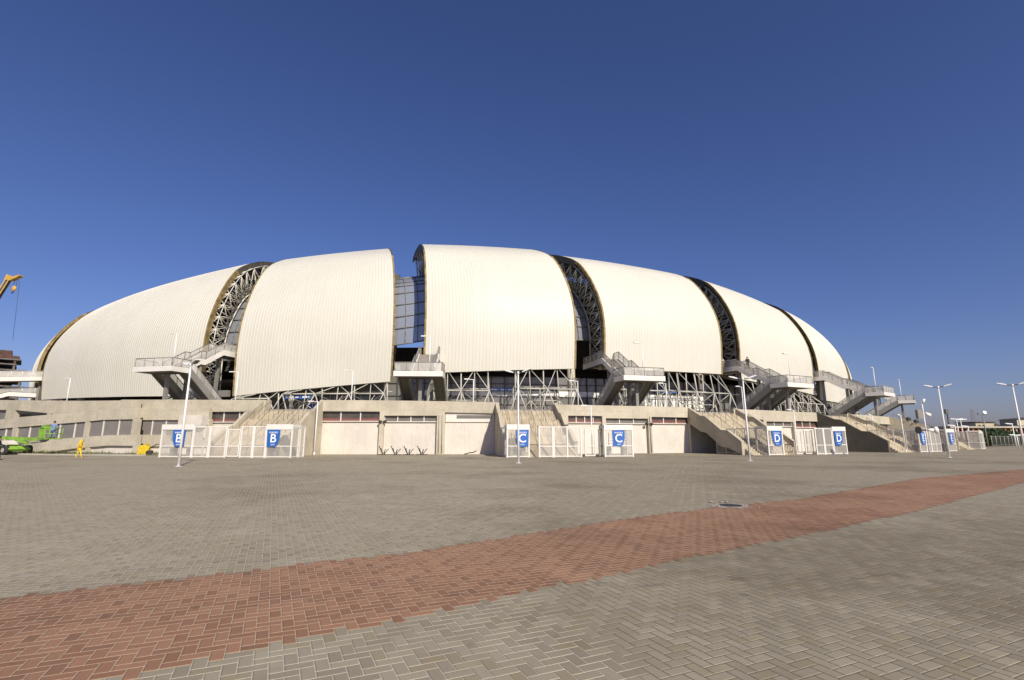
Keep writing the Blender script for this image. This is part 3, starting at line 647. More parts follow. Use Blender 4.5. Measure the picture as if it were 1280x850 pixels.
# ------------------------------------------------------------------ steel exit stairs in the gaps
def rail_panel(mb_mesh, mb_rail, a, c, h=0.9):
    a = Vector(a); c = Vector(c); upv = Vector((0, 0, h)); L = (c - a).length; n = max(1, int(round(L / 1.3)))
    mb_mesh.add([a + Vector((0, 0, 0.06)), c + Vector((0, 0, 0.06)), c + upv, a + upv], [(0, 1, 2, 3)])
    mb_rail.tube(a + upv, c + upv, 0.045, 5)
    for k in range(n + 1):
        p = a.lerp(c, k / n); mb_rail.tube(p, p + upv, 0.035, 5)
def exit_stair(th, zo, label, lamp_label, level_bridge=False, lamp_u=0.9):
    F = Frame(th); loc = F.p(0, 111.5, DECK); t = thing('exit_staircase', label, 'staircase', loc, 'steel exit staircases in the roof gaps')
    zp, zl = 11.5 + zo, 8.3 + zo; vp0, vp1, vm0, vm1, vl0, vl1 = 99.5, 105.6, 108.2, 108.9, 111.5, 113.8
    zm = zp - (zp - zl) * 0.5; hw = 1.1; lw = 2.4
    fl = MB(); fas = MB(); me = MB(); ra = MB(); un = MB()
    # top bridge, upper flight with a short rest, landing
    path = [(vp0, zp), (vp1, zp), (vm0, zm), (vm1, zm), (vl0, zl)]
    for (v0, z0), (v1, z1) in zip(path[:-1], path[1:]):
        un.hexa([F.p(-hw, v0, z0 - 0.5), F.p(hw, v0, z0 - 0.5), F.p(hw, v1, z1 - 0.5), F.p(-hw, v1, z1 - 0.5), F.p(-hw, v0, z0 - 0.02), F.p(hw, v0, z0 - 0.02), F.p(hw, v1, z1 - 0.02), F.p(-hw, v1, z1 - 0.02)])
        for s in (-1, 1):
            u0, u1 = (hw, hw + 0.12) if s > 0 else (-hw - 0.12, -hw)
            fas.hexa([F.p(u0, v0, z0 - 0.6), F.p(u1, v0, z0 - 0.6), F.p(u1, v1, z1 - 0.6), F.p(u0, v1, z1 - 0.6), F.p(u0, v0, z0 + 0.08), F.p(u1, v0, z0 + 0.08), F.p(u1, v1, z1 + 0.08), F.p(u0, v1, z1 + 0.08)])
            rail_panel(me, ra, F.p(s * (hw + 0.06), v0, z0 + 0.08), F.p(s * (hw + 0.06), v1, z1 + 0.08))
        if z0 != z1:
            n = 9
            for k in range(n):
                va = v0 + (v1 - v0) * k / n; vb = v0 + (v1 - v0) * (k + 1) / n; zk = z0 - (z0 - z1) * (k + 1) / n; fl.box(F, -hw, hw, va, vb, zk - 0.05, zk + 0.06)
    fl.box(F, -lw, lw, vl0, vl1, zl - 0.12, zl)
    un.box(F, -lw + 0.1, lw - 0.1, vl0, vl1 - 0.1, zl - 0.4, zl - 0.122)
    fas.box(F, -lw - 0.12, lw + 0.12, vl1, vl1 + 0.12, zl - 0.45, zl + 0.1)
    for s in (-1, 1): fas.box(F, s * lw if s > 0 else -lw - 0.12, lw + 0.12 if s > 0 else -lw, vl0, vl1 - 0.002, zl - 0.45, zl + 0.1)
    rail_panel(me, ra, F.p(-lw, vl1 + 0.06, zl + 0.1), F.p(lw, vl1 + 0.06, zl + 0.1))
    for s in (-1, 1): rail_panel(me, ra, F.p(s * (lw + 0.06), vl0, zl + 0.1), F.p(s * (lw + 0.06), vl1, zl + 0.1))
    fl.build('landing', M['deck'], t); fas.build('fascia', M['white'], t)
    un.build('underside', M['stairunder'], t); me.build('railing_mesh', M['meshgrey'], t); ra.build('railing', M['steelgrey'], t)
    # two lower flights back under the upper one
    for s in (-1, 1):
        u0, u1 = (hw + 0.2, lw) if s > 0 else (-lw, -hw - 0.2); v0, z0, v1, z1 = vl0, zl, 106.2, DECK
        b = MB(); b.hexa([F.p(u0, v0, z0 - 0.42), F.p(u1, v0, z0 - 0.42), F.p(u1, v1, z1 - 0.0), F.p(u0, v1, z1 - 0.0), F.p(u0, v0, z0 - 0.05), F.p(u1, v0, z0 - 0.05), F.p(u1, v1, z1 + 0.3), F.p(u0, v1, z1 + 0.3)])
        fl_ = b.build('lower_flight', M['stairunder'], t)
        b = MB()
        for q in (u0, u1): b.bar(F.p(q, v0, z0 - 0.2), F.p(q, v1, z1 + 0.18), 0.12, 0.75)
        b.build('stringer', M['steelgrey'], fl_)
        b = MB(); b2 = MB()
        for q in (u0, u1): rail_panel(b, b2, F.p(q, v0, z0 + 0.12), F.p(q, v1, z1 + 0.45), 1.0)
        b.build('railing_mesh', M['meshgrey'], fl_); b2.build('railing', M['steelgrey'], fl_)
    for u, v, z in ((-0.8, 108.6, zm - 0.5), (0.8, 108.6, zm - 0.5), (0.0, 111.9, zl - 0.5), (0, 105, zp - 0.5)):
        b = MB(); b.box(F, u - 0.17, u + 0.17, v - 0.17, v + 0.17, DECK, z); b.build('column', M['steelgrey'], t)
    b = MB(); b.box(F, -1.0, 1.0, 103.6, 104.0, zm - 4, zm - 3.2); b.build('cross_beam', M['steelgrey'], t)
    # slim lamp standing on the landing
    lp = F.p(lamp_u, 112.0, zl)
    small_lamp(lp, 4.1, F.th, lamp_label)
lamp_proto = {}
def small_lamp(p, h, th, label, group='slim single-arm lamps'):
    k = round(h, 1)
    if k not in lamp_proto:
        t = thing('lamp_post', label, 'lamp post', (0, 0, 0), group)
        b = MB(); b.tube((0, 0, 0), (0, 0, h), 0.06, 8, 0.045); b.tube((0, 0, 0), (0, 0, 0.25), 0.10, 8); b.tube((0, 0, h - 0.05), (-0.55, 0, h + 0.02), 0.035, 6); b.build('post', M['lampwhite'], t)
        b = MB(); b.box(LOCAL, -1.0, -0.45, -0.12, 0.12, h - 0.03, h + 0.07); b.build('lamp_head', M['lampwhite'], t)
        lamp_proto[k] = t
    else:
        t = copy_tree(lamp_proto[k])
    t.location = p; t.rotation_euler.z = R(th); t['label'] = label; t['group'] = group
exit_stair(-12.6, 0.85, 'steel exit staircase left of gate B, in front of the widest roof petal', 'slim lamp on the landing of the staircase left of gate B', lamp_u=0.6)
exit_stair(2.2, 0.0, 'steel exit staircase seen head-on between the two central roof petals', 'slim lamp on the landing of the staircase seen head-on', lamp_u=0.9)
exit_stair(14.5, -0.05, 'steel exit staircase above the right end of the gate C enclosure', 'slim lamp on the landing of the staircase above gate C')
exit_stair(26.1, 0.0, 'steel exit staircase above gate D with two people at its top', 'slim lamp on the landing of the staircase above gate D')
exit_stair(38.5, 0.0, 'steel exit staircase above gate E, its landing jutting into the sky', 'slim lamp on the sky-lit landing above gate E')
exit_stair(50.5, 0.0, 'rightmost steel exit staircase, partly behind the one above gate E', 'slim lamp on the rightmost exit staircase landing')
# level footbridges at the far left edge
def footbridge(pts, label, hw=1.3):
    t = thing('footbridge', label, 'footbridge', pts[0] - Vector((0, 0, 0.5))); fas = MB(); me = MB(); ra = MB(); fl = MB()
    for a, c in zip(pts[:-1], pts[1:]):
        d = (c - a); d.z = 0; d.normalize(); s = Vector((-d.y, d.x, 0)) * hw; up = Vector((0, 0, 0.55))
        fl.hexa([a - s - up * .6, a + s - up * .6, c + s - up * .6, c - s - up * .6, a - s, a + s, c + s, c - s])
        for q in (-1, 1):
            o = s * q; e = s * q * 1.08; fas.hexa([a + o - up, c + o - up, c + e - up, a + e - up, a + o + up * .2, c + o + up * .2, c + e + up * .2, a + e + up * .2]); rail_panel(me, ra, a + e + up * .2, c + e + up * .2)
    fl.build('deck', M['stairunder'], t); fas.build('fascia', M['white'], t); me.build('railing_mesh', M['meshgrey'], t); ra.build('railing', M['lampwhite'], t)
    for p in pts[1:]: b = MB(); b.box(WFrame((p.x, p.y, 0)), -0.2, 0.2, -0.2, 0.2, 4.0, p.z - 0.45); b.build('column', M['steelgrey'], t)
FB = Frame(-38.2)
footbridge([FB.p(0, 98, 11.6), FB.p(0, 104, 11.5), FB.p(0, 113, 10.5), FB.p(0, 116, 10.3)], 'upper white footbridge reaching the roof at the left edge')
footbridge([FB.p(-1.5, 103, 8.8), FB.p(-1.5, 107.5, 8.8), FB.p(-1.5, 112, 6.9)], 'lower white walkway stair under the left footbridge')

# ------------------------------------------------------------------ gate enclosures
def shield(t, F, uc, v, zt, letter, flip, w=1.14, h=1.44):
    pts = [(0, 0), (1, 0), (0.985, -0.45), (0.93, -0.68), (0.83, -0.86), (0.66, -1.0), (0.04, -0.96)]
    if flip: pts = [(1 - x, y) for x, y in pts][::-1]
    P = [(uc + (x - 0.5) * w, zt + y * h) for x, y in pts]; b = MB(); b.prism_v(F, P[::-1], v, v + 0.04); o = b.build('gate_sign', M['blue'], t)
    text_part(letter, 1.0, M['letter'], F.p(uc, v + 0.05, zt - 0.74), F.n, (0, 0, 1), o, 'letter')
    text_part('PORTÃO', 0.19, M['letter'], F.p(uc, v + 0.05, zt - 0.24), F.n, (0, 0, 1), o, 'lettering'); text_part('GATE', 0.14, M['letter'], F.p(uc, v + 0.05, zt - 1.24), F.n, (0, 0, 1), o, 'lettering')
def gate(th, letter, label, cabins, panels, doors, side_l, side_r, posts_extra=(), v=121.9, H=2.62, signs=()):
    F = Frame(th); us = [u for c in cabins for u in c] + [u for p in panels for u in p]
    t = thing('gate_enclosure', label, 'gate', F.p(sum(us) / len(us), v, 0), 'white mesh gate enclosures')
    for (a, c) in cabins:
        b = MB(); b.box(F, a, c, v - 1.5, v, H - 0.12, H + 0.14); b.box(F, a, c, v, v + 0.03, H - 0.28, H + 0.16); b.build('header', M['white'], t)
        b = MB()
        for u in (a + 0.06, c - 0.06):
            for vv in (v - 1.45, v - 0.06): b.box(F, u - 0.06, u + 0.06, vv - 0.06, vv + 0.06, 0, H - 0.12)
        b.box(F, a + 0.12, c - 0.12, v - 0.09, v - 0.03, 0.04, 0.12); b.box(F, a + 0.12, c - 0.12, v - 0.09, v - 0.03, 0.92, 0.99)
        u = a + 0.12; 
        b.build('post', M['white'], t)
        b = MB(); b.add([F.p(a + .1, v - .05, .1), F.p(c - .1, v - .05, .1), F.p(c - .1, v - .05, H - .28), F.p(a + .1, v - .05, H - .28)], [(0, 1, 2, 3)])
        for u in (a + .05, c - .05): b.add([F.p(u, v - .1, .1), F.p(u, v - 1.4, .1), F.p(u, v - 1.4, H - .2), F.p(u, v - .1, H - .2)], [(0, 1, 2, 3)])
        b.build('mesh_panel', M['mesh'], t)
        b = MB(); n = max(1, int((c - a) / 1.0))
        for k in range(n):
            u = a + (c - a) * (k + 0.5) / n; b.box(F, u - 0.12, u + 0.12, v - 1.1, v - 0.5, 0, 0.95); b.tube(F.p(u, v - 0.8, 0), F.p(u, v - 0.8, 2.1), 0.04, 6)
            for q in range(7): b.tube(F.p(u, v - 0.8, 0.4 + q * 0.25), F.p(u + 0.38, v - 0.8 + 0.2, 0.4 + q * 0.25), 0.018, 4)
        b.build('turnstile', M['steelgrey'], t)
    for (a, c) in panels:
        n = max(1, int(round((c - a) / 1.25))); b = MB(); b.box(F, a, c, v - 0.09, v - 0.03, H - 0.08, H)
        b.box(F, a, c, v - 0.09, v - 0.03, 0.04, 0.12); b.box(F, a, c, v - 0.085, v - 0.035, 0.9, 0.97)
        for k in range(n + 1):
            u = a + (c - a) * k / n; w = 0.11 if k == n // 2 else 0.06; b.box(F, u - w, u + w, v - 0.12, v - 0.001, 0, H + 0.004)
        b.build('panel_frame', M['white'], t)
        b = MB(); b.add([F.p(a, v - .06, .1), F.p(c, v - .06, .1), F.p(c, v - .06, H - .08), F.p(a, v - .06, H - .08)], [(0, 1, 2, 3)]); b.build('mesh_panel', M['mesh'], t)
    for (a, ang) in doors:
        # an open leaf hung on a post
        p0 = F.p(a, v - 0.06, 0); d = F.n * math.cos(ang) - F.o * math.sin(ang); G = WFrame(p0, math.atan2(d.y, d.x)); b = MB(); w = 1.0
        b.box(G, 0, w, -.03, .03, .08, .15); b.box(G, 0, w, -.03, .03, H - .3, H - .23); b.box(G, 0, w, -.03, .03, .92, .98); b.box(G, 0, .07, -.035, .035, .08, H - .23); b.box(G, w - .07, w, -.035, .035, .08, H - .23)
        o = b.build('gate_leaf', M['steelgrey'] if ang > 0.6 else M['white'], t)
        b = MB(); b.add([G.p(.05, 0, .12), G.p(w - .05, 0, .12), G.p(w - .05, 0, H - .25), G.p(.05, 0, H - .25)], [(0, 1, 2, 3)]); b.build('mesh_panel', M['mesh'], o)
    for u, depth in ((side_l), (side_r)):
        if depth <= 0: continue
        b = MB(); n = max(1, int(round(depth / 1.3))); G = F
        b.box(F, u - .03, u + .03, v - depth, v - .13, H - .08, H); b.box(F, u - .03, u + .03, v - depth, v - .13, .04, .12); b.box(F, u - .028, u + .028, v - depth, v - .13, .9, .97)
        for k in range(1, n + 1): b.box(F, u - .06, u + .06, v - .1 - (depth - .1) * k / n - .05, v - .1 - (depth - .1) * k / n + .05, 0, H)
        b.build('side_frame', M['white'], t)
        b = MB(); b.add([F.p(u, v - depth, .1), F.p(u, v - .1, .1), F.p(u, v - .1, H - .08), F.p(u, v - depth, H - .08)], [(0, 1, 2, 3)]); b.build('mesh_panel', M['mesh'], t)
    for uc, flip in signs: shield(t, F, uc, v + 0.04, H - 0.3, letter, flip)
    return t
gate(-4.6, 'B', 'white mesh gate enclosure with two blue B signs at the left stairs', [(-6.45, -3.5), (3.0, 5.3)], [(-3.5, -0.55), (0.8, 2.96)], [(-0.45, 0.25)], (-6.4, 2.5), (5.25, 2.2), signs=[(-4.75, True), (3.68, False)])
gate(7.95, 'C', 'white mesh gate enclosure with two blue C signs in front of the middle stairs', [(-3.35, -1.35), (5.3, 7.95)], [(-0.5, 3.2)], [(3.55, 0.2), (4.8, 0.9), (5.2, 1.3)], (-3.3, 6.0), (7.9, 3.0), signs=[(-2.0, True), (6.6, False)])
gate(19.4, 'D', 'white mesh gate enclosure with two blue D signs', [(-1.95, 0.0), (6.6, 8.5)], [(4.3, 6.5)], [(1.6, 0.15), (2.8, 0.15), (3.9, 1.3)], (-1.9, 7.0), (8.45, 0), signs=[(-0.85, True), (7.35, False)])
gate(30.5, 'E', 'white mesh gate enclosure with two blue E signs', [(-0.45, 1.35), (7.0, 9.6)], [(1.35, 5.2)], [(5.3, 1.2)], (-0.4, 7.5), (9.55, 7.0), signs=[(0.45, True), (8.3, False)])
gate(42.2, 'F', 'small white mesh enclosure at the far end beyond the gate E signs', [(3.2, 6.2)], [(6.2, 8.2)], [], (3.2, 9.0), (8.2, 3.0))

# ------------------------------------------------------------------ lamps on the plaza
def twin_lamp(base, h, rz, label, first=[None]):
    if first[0] is None:
        t = thing('twin_lamp_post', label, 'lamp post', (0, 0, 0), 'tall twin-head lamp posts on the plaza')
        b = MB(); b.tube((0, 0, 0), (0, 0, h), 0.08, 12, 0.045); b.tube((0, 0, 0), (0, 0, 0.02), 0.2, 12); b.tube((0, 0, h - 0.12), (0, 0, h + 0.06), 0.085, 10); b.build('post', M['lampwhite'], t)
        b = MB()
        for s in (-1, 1): b.tube((0, 0, h - 0.03), (s * 0.5, 0, h + 0.03), 0.035, 6)
        b.build('arm', M['lampgrey'], t)
        for s in (-1, 1):
            b = MB(); G = LOCAL; q = [(.36, -.01, .07), (.62, .05, .12), (.95, .16, .06)]
            for (x0, l0, d0), (x1, l1, d1) in zip(q[:-1], q[1:]):
                P = [(s * x0, -.17, h + l0), (s * x1, -.16, h + l1), (s * x1, .16, h + l1), (s * x0, .17, h + l0), (s * x0, -.13, h + l0 + d0), (s * x1, -.12, h + l1 + d1), (s * x1, .12, h + l1 + d1), (s * x0, .13, h + l0 + d0)]
                if s < 0: P = [P[1], P[0], P[3], P[2], P[5], P[4], P[7], P[6]]
                b.hexa(P)
            hd = b.build('lamp_head', M['lampwhite'], t)
            b = MB(); P = [(s * .5, -.11, h - .005), (s * .95, -.1, h + .145), (s * .95, .1, h + .145), (s * .5, .11, h - .005), (s * .5, -.11, h + .035), (s * .95, -.1, h + .185), (s * .95, .1, h + .185), (s * .5, .11, h + .035)]
            if s < 0: P = [P[1], P[0], P[3], P[2], P[5], P[4], P[7], P[6]]
            b.hexa(P); b.build('lens', M['lampgrey'], hd)
        first[0] = t
    else: t = copy_tree(first[0])
    t.location = base; t.rotation_euler.z = rz; t['label'] = label; t['group'] = 'tall twin-head lamp posts on the plaza'
    return t
RZ = math.atan2(-0.6, 0.8)
twin_lamp(ground(223, 583), 6.0, RZ, 'white twin-head lamp post in front of the left B sign')
twin_lamp(ground(648, 579), 6.0, RZ + 0.2, 'white twin-head lamp post in front of the left C sign')
twin_lamp(ground(937.5, 576), 6.0, RZ + 0.25, 'white twin-head lamp post in front of the stairs at gate D')
LP = ground(1187, 572)
lt = twin_lamp(LP, 6.05, RZ, 'white twin-head lamp post carrying loudspeakers in front of gate E')
twin_lamp(ground(1283, 573), 6.0, RZ, 'white twin-head lamp post at the right edge of the plaza')
# equipment clamped to the fourth post
pole = thing('speaker_pole', 'grey box and horn loudspeakers clamped on a slim pole behind the lamp', 'loudspeaker', LP + Vector((0.15, 2.2, 0)))
o = pole.location.copy(); F2 = WFrame(o, 0.0)
b = MB(); b.tube(o, o + Vector((0, 0, 4.9)), 0.05, 8); b.build('post', M['lampwhite'], pole)
b = MB(); b.box(F2, -0.62, -0.1, -0.15, 0.15, 3.35, 4.15); b.build('control_box', M['steelgrey'], pole)
b = MB(); b.tube(o + Vector((0.1, -.05, 3.85)), o + Vector((0.5, -.05, 3.65)), 0.12, 10, 0.18); b.tube(o + Vector((0.05, -.05, 4.75)), o + Vector((0.2, -.05, 5.1)), 0.10, 8, 0.12); b.build('camera', M['lampwhite'], pole)
for s in (-1, 1):
    b = MB(); b.tube(o + Vector((s * 0.06, 0, 2.35)), o + Vector((s * 0.55, -0.1, 2.33)), 0.1, 12, 0.16); b.tube(o + Vector((s * 0.55, -0.1, 2.33)), o + Vector((s * 0.82, -0.15, 2.33)), 0.17, 14, 0.33); b.build('horn', M['lampwhite'] if s > 0 else M['lampgrey'], pole)
# slim lamps on the podium and inside the gate enclosures
def podium_lamp(x, ytop, lab):
    t, z = theta_z(x, ytop, 111.7); small_lamp(pol(t, 111.7, DECK), 3.2 if z < 8.2 else 4.1 if z < 9.6 else 3.2, t, lab, 'slim lamps on the podium')
podium_lamp(89, 468, 'slim lamp on the podium before the left end of the widest petal')
podium_lamp(298, 463, 'slim lamp on the podium at the left edge of the second large petal')
podium_lamp(441, 468, 'slim lamp on the podium above the window right of gate B')
podium_lamp(592, 471, 'slim lamp on the podium between head-on staircase and gate C')
podium_lamp(722, 474, 'slim lamp on the podium right of the gate C stairs')
podium_lamp(832, 479, 'slim lamp on the podium right of the staircase above gate C')
podium_lamp(927, 484, 'slim lamp on the podium behind the D gate lamp post')
def gate_lamp(th, u, v, h, lab): small_lamp(Frame(th).p(u, v, 0), h, th, lab, 'slim lamps inside the gate enclosures')
gate_lamp(-4.6, 4.0, 115.0, 5.2, 'slim lamp beside the gate B stairs, behind the right B sign'); gate_lamp(7.95, 4.9, 119.5, 4.6, 'slim lamp behind the right C sign, near the open gate leaf')
gate_lamp(19.4, 5.0, 119.0, 4.6, 'slim lamp inside the gate D enclosure'); gate_lamp(30.5, -1.9, 121, 4.3, 'slim lamp at the foot of the gate E stairs'); gate_lamp(30.5, 2.5, 116, 4.6, 'slim lamp standing behind the left E sign')

# ------------------------------------------------------------------ people
def skin_mesh(J, E, rad):
    me = bpy.data.meshes.new('tmp'); me.from_pydata(J, E, []); ob = bpy.data.objects.new('tmp', me); COL.objects.link(ob)
    md = ob.modifiers.new('Skin', 'SKIN'); sd = ob.modifiers.new('Sub', 'SUBSURF'); sd.levels = 1; sd.render_levels = 1
    for i, r in enumerate(rad): me.skin_vertices[0].data[i].radius = (r, r)
    me.skin_vertices[0].data[0].use_root = True
    dg = bpy.context.evaluated_depsgraph_get(); ev = ob.evaluated_get(dg); m2 = bpy.data.meshes.new_from_object(ev)
    out = ([v.co.copy() for v in m2.vertices], [list(p.vertices) for p in m2.polygons]); bpy.data.objects.remove(ob); bpy.data.meshes.remove(me); bpy.data.meshes.remove(m2); return out
def person(loc, rz, label, top, bottom, hood=False, pose='stand', group=None, s=1.0):
    t = thing('person', label, 'person', loc, group); c, sn = math.cos(rz), math.sin(rz); loc = Vector(loc)
    def w(p): return loc + Vector((p[0] * c - p[1] * sn, p[0] * sn + p[1] * c, p[2])) * s
    a = 0.28 if pose == 'walk' else 0.03
    J = {'pel': (0, 0, .95), 'sp': (0, .01, 1.15), 'ch': (0, .03, 1.36), 'nk': (0, .04, 1.50), 'hd': (0, .06, 1.62), 'ht': (0, .06, 1.72)}
    for k, q in (('l', 1), ('r', -1)):
        J['hip' + k] = (q * .10, 0, .90); J['kn' + k] = (q * .11, q * a * .55 + .03, .49); J['an' + k] = (q * .12, q * a - .02, .09); J['to' + k] = (q * .13, q * a + .13, .05)
        J['sh' + k] = (q * .19, .02, 1.41); J['el' + k] = (q * .26, -q * a * .4 - .02, 1.13); J['wr' + k] = (q * .24, -q * a * .6 + (.2 if pose != 'stand' else .08), .95 if pose == 'stand' else 1.08); J['ha' + k] = (q * .22, -q * a * .6 + (.3 if pose != 'stand' else .1), .86 if pose == 'stand' else 1.08)
    names = list(J); idx = {n: i for i, n in enumerate(names)}
    E = [('pel', 'sp'), ('sp', 'ch'), ('ch', 'nk'), ('nk', 'hd'), ('hd', 'ht')]
    for k in 'lr': E += [('pel', 'hip' + k), ('hip' + k, 'kn' + k), ('kn' + k, 'an' + k), ('an' + k, 'to' + k), ('ch', 'sh' + k), ('sh' + k, 'el' + k), ('el' + k, 'wr' + k), ('wr' + k, 'ha' + k)]
    rad = {'pel': .13, 'sp': .12, 'ch': .14, 'nk': .06, 'hd': .10, 'ht': .07, 'hip': .09, 'kn': .06, 'an': .045, 'to': .04, 'sh': .065, 'el': .045, 'wr': .035, 'ha': .04}
    rr_ = [rad.get(n, rad.get(n[:-1], .05)) for n in names]
    V, Fc = skin_mesh([J[n] for n in names], [(idx[x], idx[y]) for x, y in E], rr_)
    b = MB(); b.add([w(v) for v in V], Fc, True); b.build('body', M['skin'], t)
    b = MB()
    for n_, keys, E2, grow in (('jacket', [n for n in names if n in ('pel', 'sp', 'ch', 'nk') or n[:2] in ('sh', 'el', 'wr')], None, 1.28), ('trousers', [n for n in names if n == 'pel' or n[:2] in ('hi', 'kn', 'an')], None, 1.3)):
        ii = {n: i for i, n in enumerate(keys)}; ee = [(ii[x], ii[y]) for x, y in E if x in ii and y in ii]
        rr2 = [rad.get(n, rad.get(n[:-1], .05)) * grow for n in keys]
        V, Fc = skin_mesh([J[n] for n in keys], ee, rr2); b = MB(); b.add([w(v) for v in V], Fc, True); b.build(n_, top if n_ == 'jacket' else bottom, t)
    b = MB()
    if hood: b.ball(w((0, .035, 1.64)), .155 * s, 12, 8, (1, 1, 1.1)); b.ball(w((0, .0, 1.52)), .14 * s, 10, 6, (1.2, 1.1, .8)); b.build('hood', top, t); b = MB(); b.ball(w((0, .155, 1.63)), .085 * s, 8, 6); b.build('face', M['skin'], t)
    else: b.ball(w((0, .03, 1.69)), .115 * s, 10, 7, (1, 1.05, .8)); b.build('hair', M['hair'], t)
    b = MB()
    for k in 'lr': q = J['to' + k]; b.ball(w((q[0], q[1] - .07, .05)), .10 * s, 8, 6, (.6, 1.3, .5))
    b.build('shoes', M['darkcloth'] if not hood else top, t)
    return t
g = ground(98, 571.8)
person(g, R(-70), 'person in a hooded yellow rain suit walking along the kerb', M['yellow'], M['yellow'], True, 'walk', s=0.84)
g = ground(-6, 575); person(g, R(-60), 'person in black walking, cut by the left edge of the picture', M['darkcloth'], M['darkcloth'], False, 'walk')
F = Frame(26.1)
person(F.p(0.5, 106.1, 11.1), R(150), 'person in dark top walking down from the staircase top above gate D', M['darkcloth'], M['rawconc'], False, 'walk')
person(F.p(-0.3, 102.5, 11.5), R(190), 'person in pale clothes at the inner end of the bridge above gate D', M['palecloth'], M['palecloth'])
F = Frame(-4.6)
person(F.p(-0.9, 111.0, DECK), R(180), 'person in a pale shirt standing at the top of the gate B stairs', M['palecloth'], M['rawconc'])

# ------------------------------------------------------------------ boom lift at the left
bl0 = on_cyl(9, 566, 119.0); bl0.z = 0; dirv = Frame(theta_z(9, 560, 119.0)[0]).n
lift = thing('boom_lift', 'lime green boom lift with its basket raised against the ramp wall', 'boom lift', bl0)
G = WFrame(bl0, math.atan2(dirv.y, dirv.x))
b = MB(); b.prism_v(G, [(-2.6, .35), (1.7, .35), (1.9, .55), (1.6, .85), (.2, .93), (-2.3, .93), (-2.7, .7)], -.9, .9); b.build('chassis', M['lime'], lift)
b = MB(); b.prism_v(G, [(-2.9, .95), (.4, .95), (1.3, 1.0), (1.3, 1.2), (.9, 1.4), (-2.9, 1.4), (-3.1, 1.2)], -.75, .75); b.build('turntable', M['plasterwhite'], lift)
for u in (-1.7, 1.35):
    for v in (-.95, .95):
        b = MB(); b.tube(G.p(u, v - .17, .47), G.p(u, v + .17, .47), .47, 20); wl = b.build('wheel', M['tyre'], lift)
        b = MB(); b.tube(G.p(u, v - .19, .47), G.p(u, v + .19, .47), .22, 14); b.build('rim', M['fascia'], wl)
b = MB(); b.bar(G.p(-3.4, 0, 1.72), G.p(4.4, 0, 1.5), .26, .32); b.bar(G.p(-2.9, 0, 1.1), G.p(-3.3, 0, 1.75), .3, .4); b.bar(G.p(1.4, 0, 1.4), G.p(2.9, 0, 1.15), .25, .26); b.build('boom', M['lime'], lift)
b = MB(); b.bar(G.p(4.4, 0, 1.47), G.p(5.5, 0, 1.4), .2, .2); b.tube(G.p(3.4, 0, 1.15), G.p(5.4, 0, 1.3), .06, 8); b.bar(G.p(5.4, 0, 1.35), G.p(5.8, 0, 1.55), .16, .2); b.build('jib', M['steelgrey'], lift)
b = MB()
bz = 1.5; u0, u1 = 5.3, 6.8
b.box(G, u0, u1, -.55, .55, bz, bz + .1)
for u in (u0, (u0 + u1) / 2, u1):
    for v in (-.55, .55): b.tube(G.p(u, v, bz), G.p(u, v, bz + 1.1), .035, 6)
for z in (bz + .55, bz + 1.1):
    for v in (-.55, .55): b.tube(G.p(u0, v, z), G.p(u1, v, z), .035, 6)
    for u in (u0, u1): b.tube(G.p(u, -.55, z), G.p(u, .55, z), .035, 6)
b.box(G, u0, u0 + .9, -.6, -.52, bz + .1, bz + 1.0); b.build('basket', M['lime'], lift)
b = MB(); b.box(G, u0 + .1, u0 + .6, -.5, .0, bz + .9, bz + 1.35); b.build('control_box', M['lime'], lift)
person(G.p(6.35, 0, bz + .1), R(20), 'person in a blue shirt working in the boom lift basket', M['denim'], M['denim'], s=0.95)

# yellow plate machine by the kerb
g = on_cyl(180, 572, 117.5); g.z = 0; G = WFrame(g, R(20))
ym = thing('compactor', 'small yellow compactor machine parked on the dry grass left of gate B', 'machine', g)
b = MB(); b.prism_v(G, [(-.55, .12), (-.45, 0), (.45, 0), (.6, .15), (.5, .5), (-.45, .5)], -.35, .35); b.build('base', M['yellowpaint'], ym)
b = MB(); b.prism_v(G, [(-.5, .5), (.35, .5), (.45, .8), (.1, 1.0), (-.3, .95), (-.55, .75)], -.3, .3); b.build('engine_cover', M['yellowpaint'], ym)
b = MB(); b.tube(G.p(.2, -.2, .95), G.p(.2, -.2, 1.25), .06, 8); b.ball(G.p(.2, 0, .95), .14, 8, 6); b.build('exhaust', M['yellowpaint'], ym)
b = MB(); b.poly_tube([G.p(.45, -.25, .7), G.p(.9, -.25, 1.05), G.p(1.5, -.25, 1.0)], .025, 6); b.poly_tube([G.p(.45, .25, .7), G.p(.9, .25, 1.05), G.p(1.5, .25, 1.0)], .025, 6); b.tube(G.p(1.5, -.25, 1.0), G.p(1.5, .25, 1.0), .025, 6); b.build('handle', M['black'], ym)
b = MB(); b.tube(G.p(.4, -.37, .25), G.p(.4, .37, .25), .24, 14); b.build('roller', M['tyre'], ym)

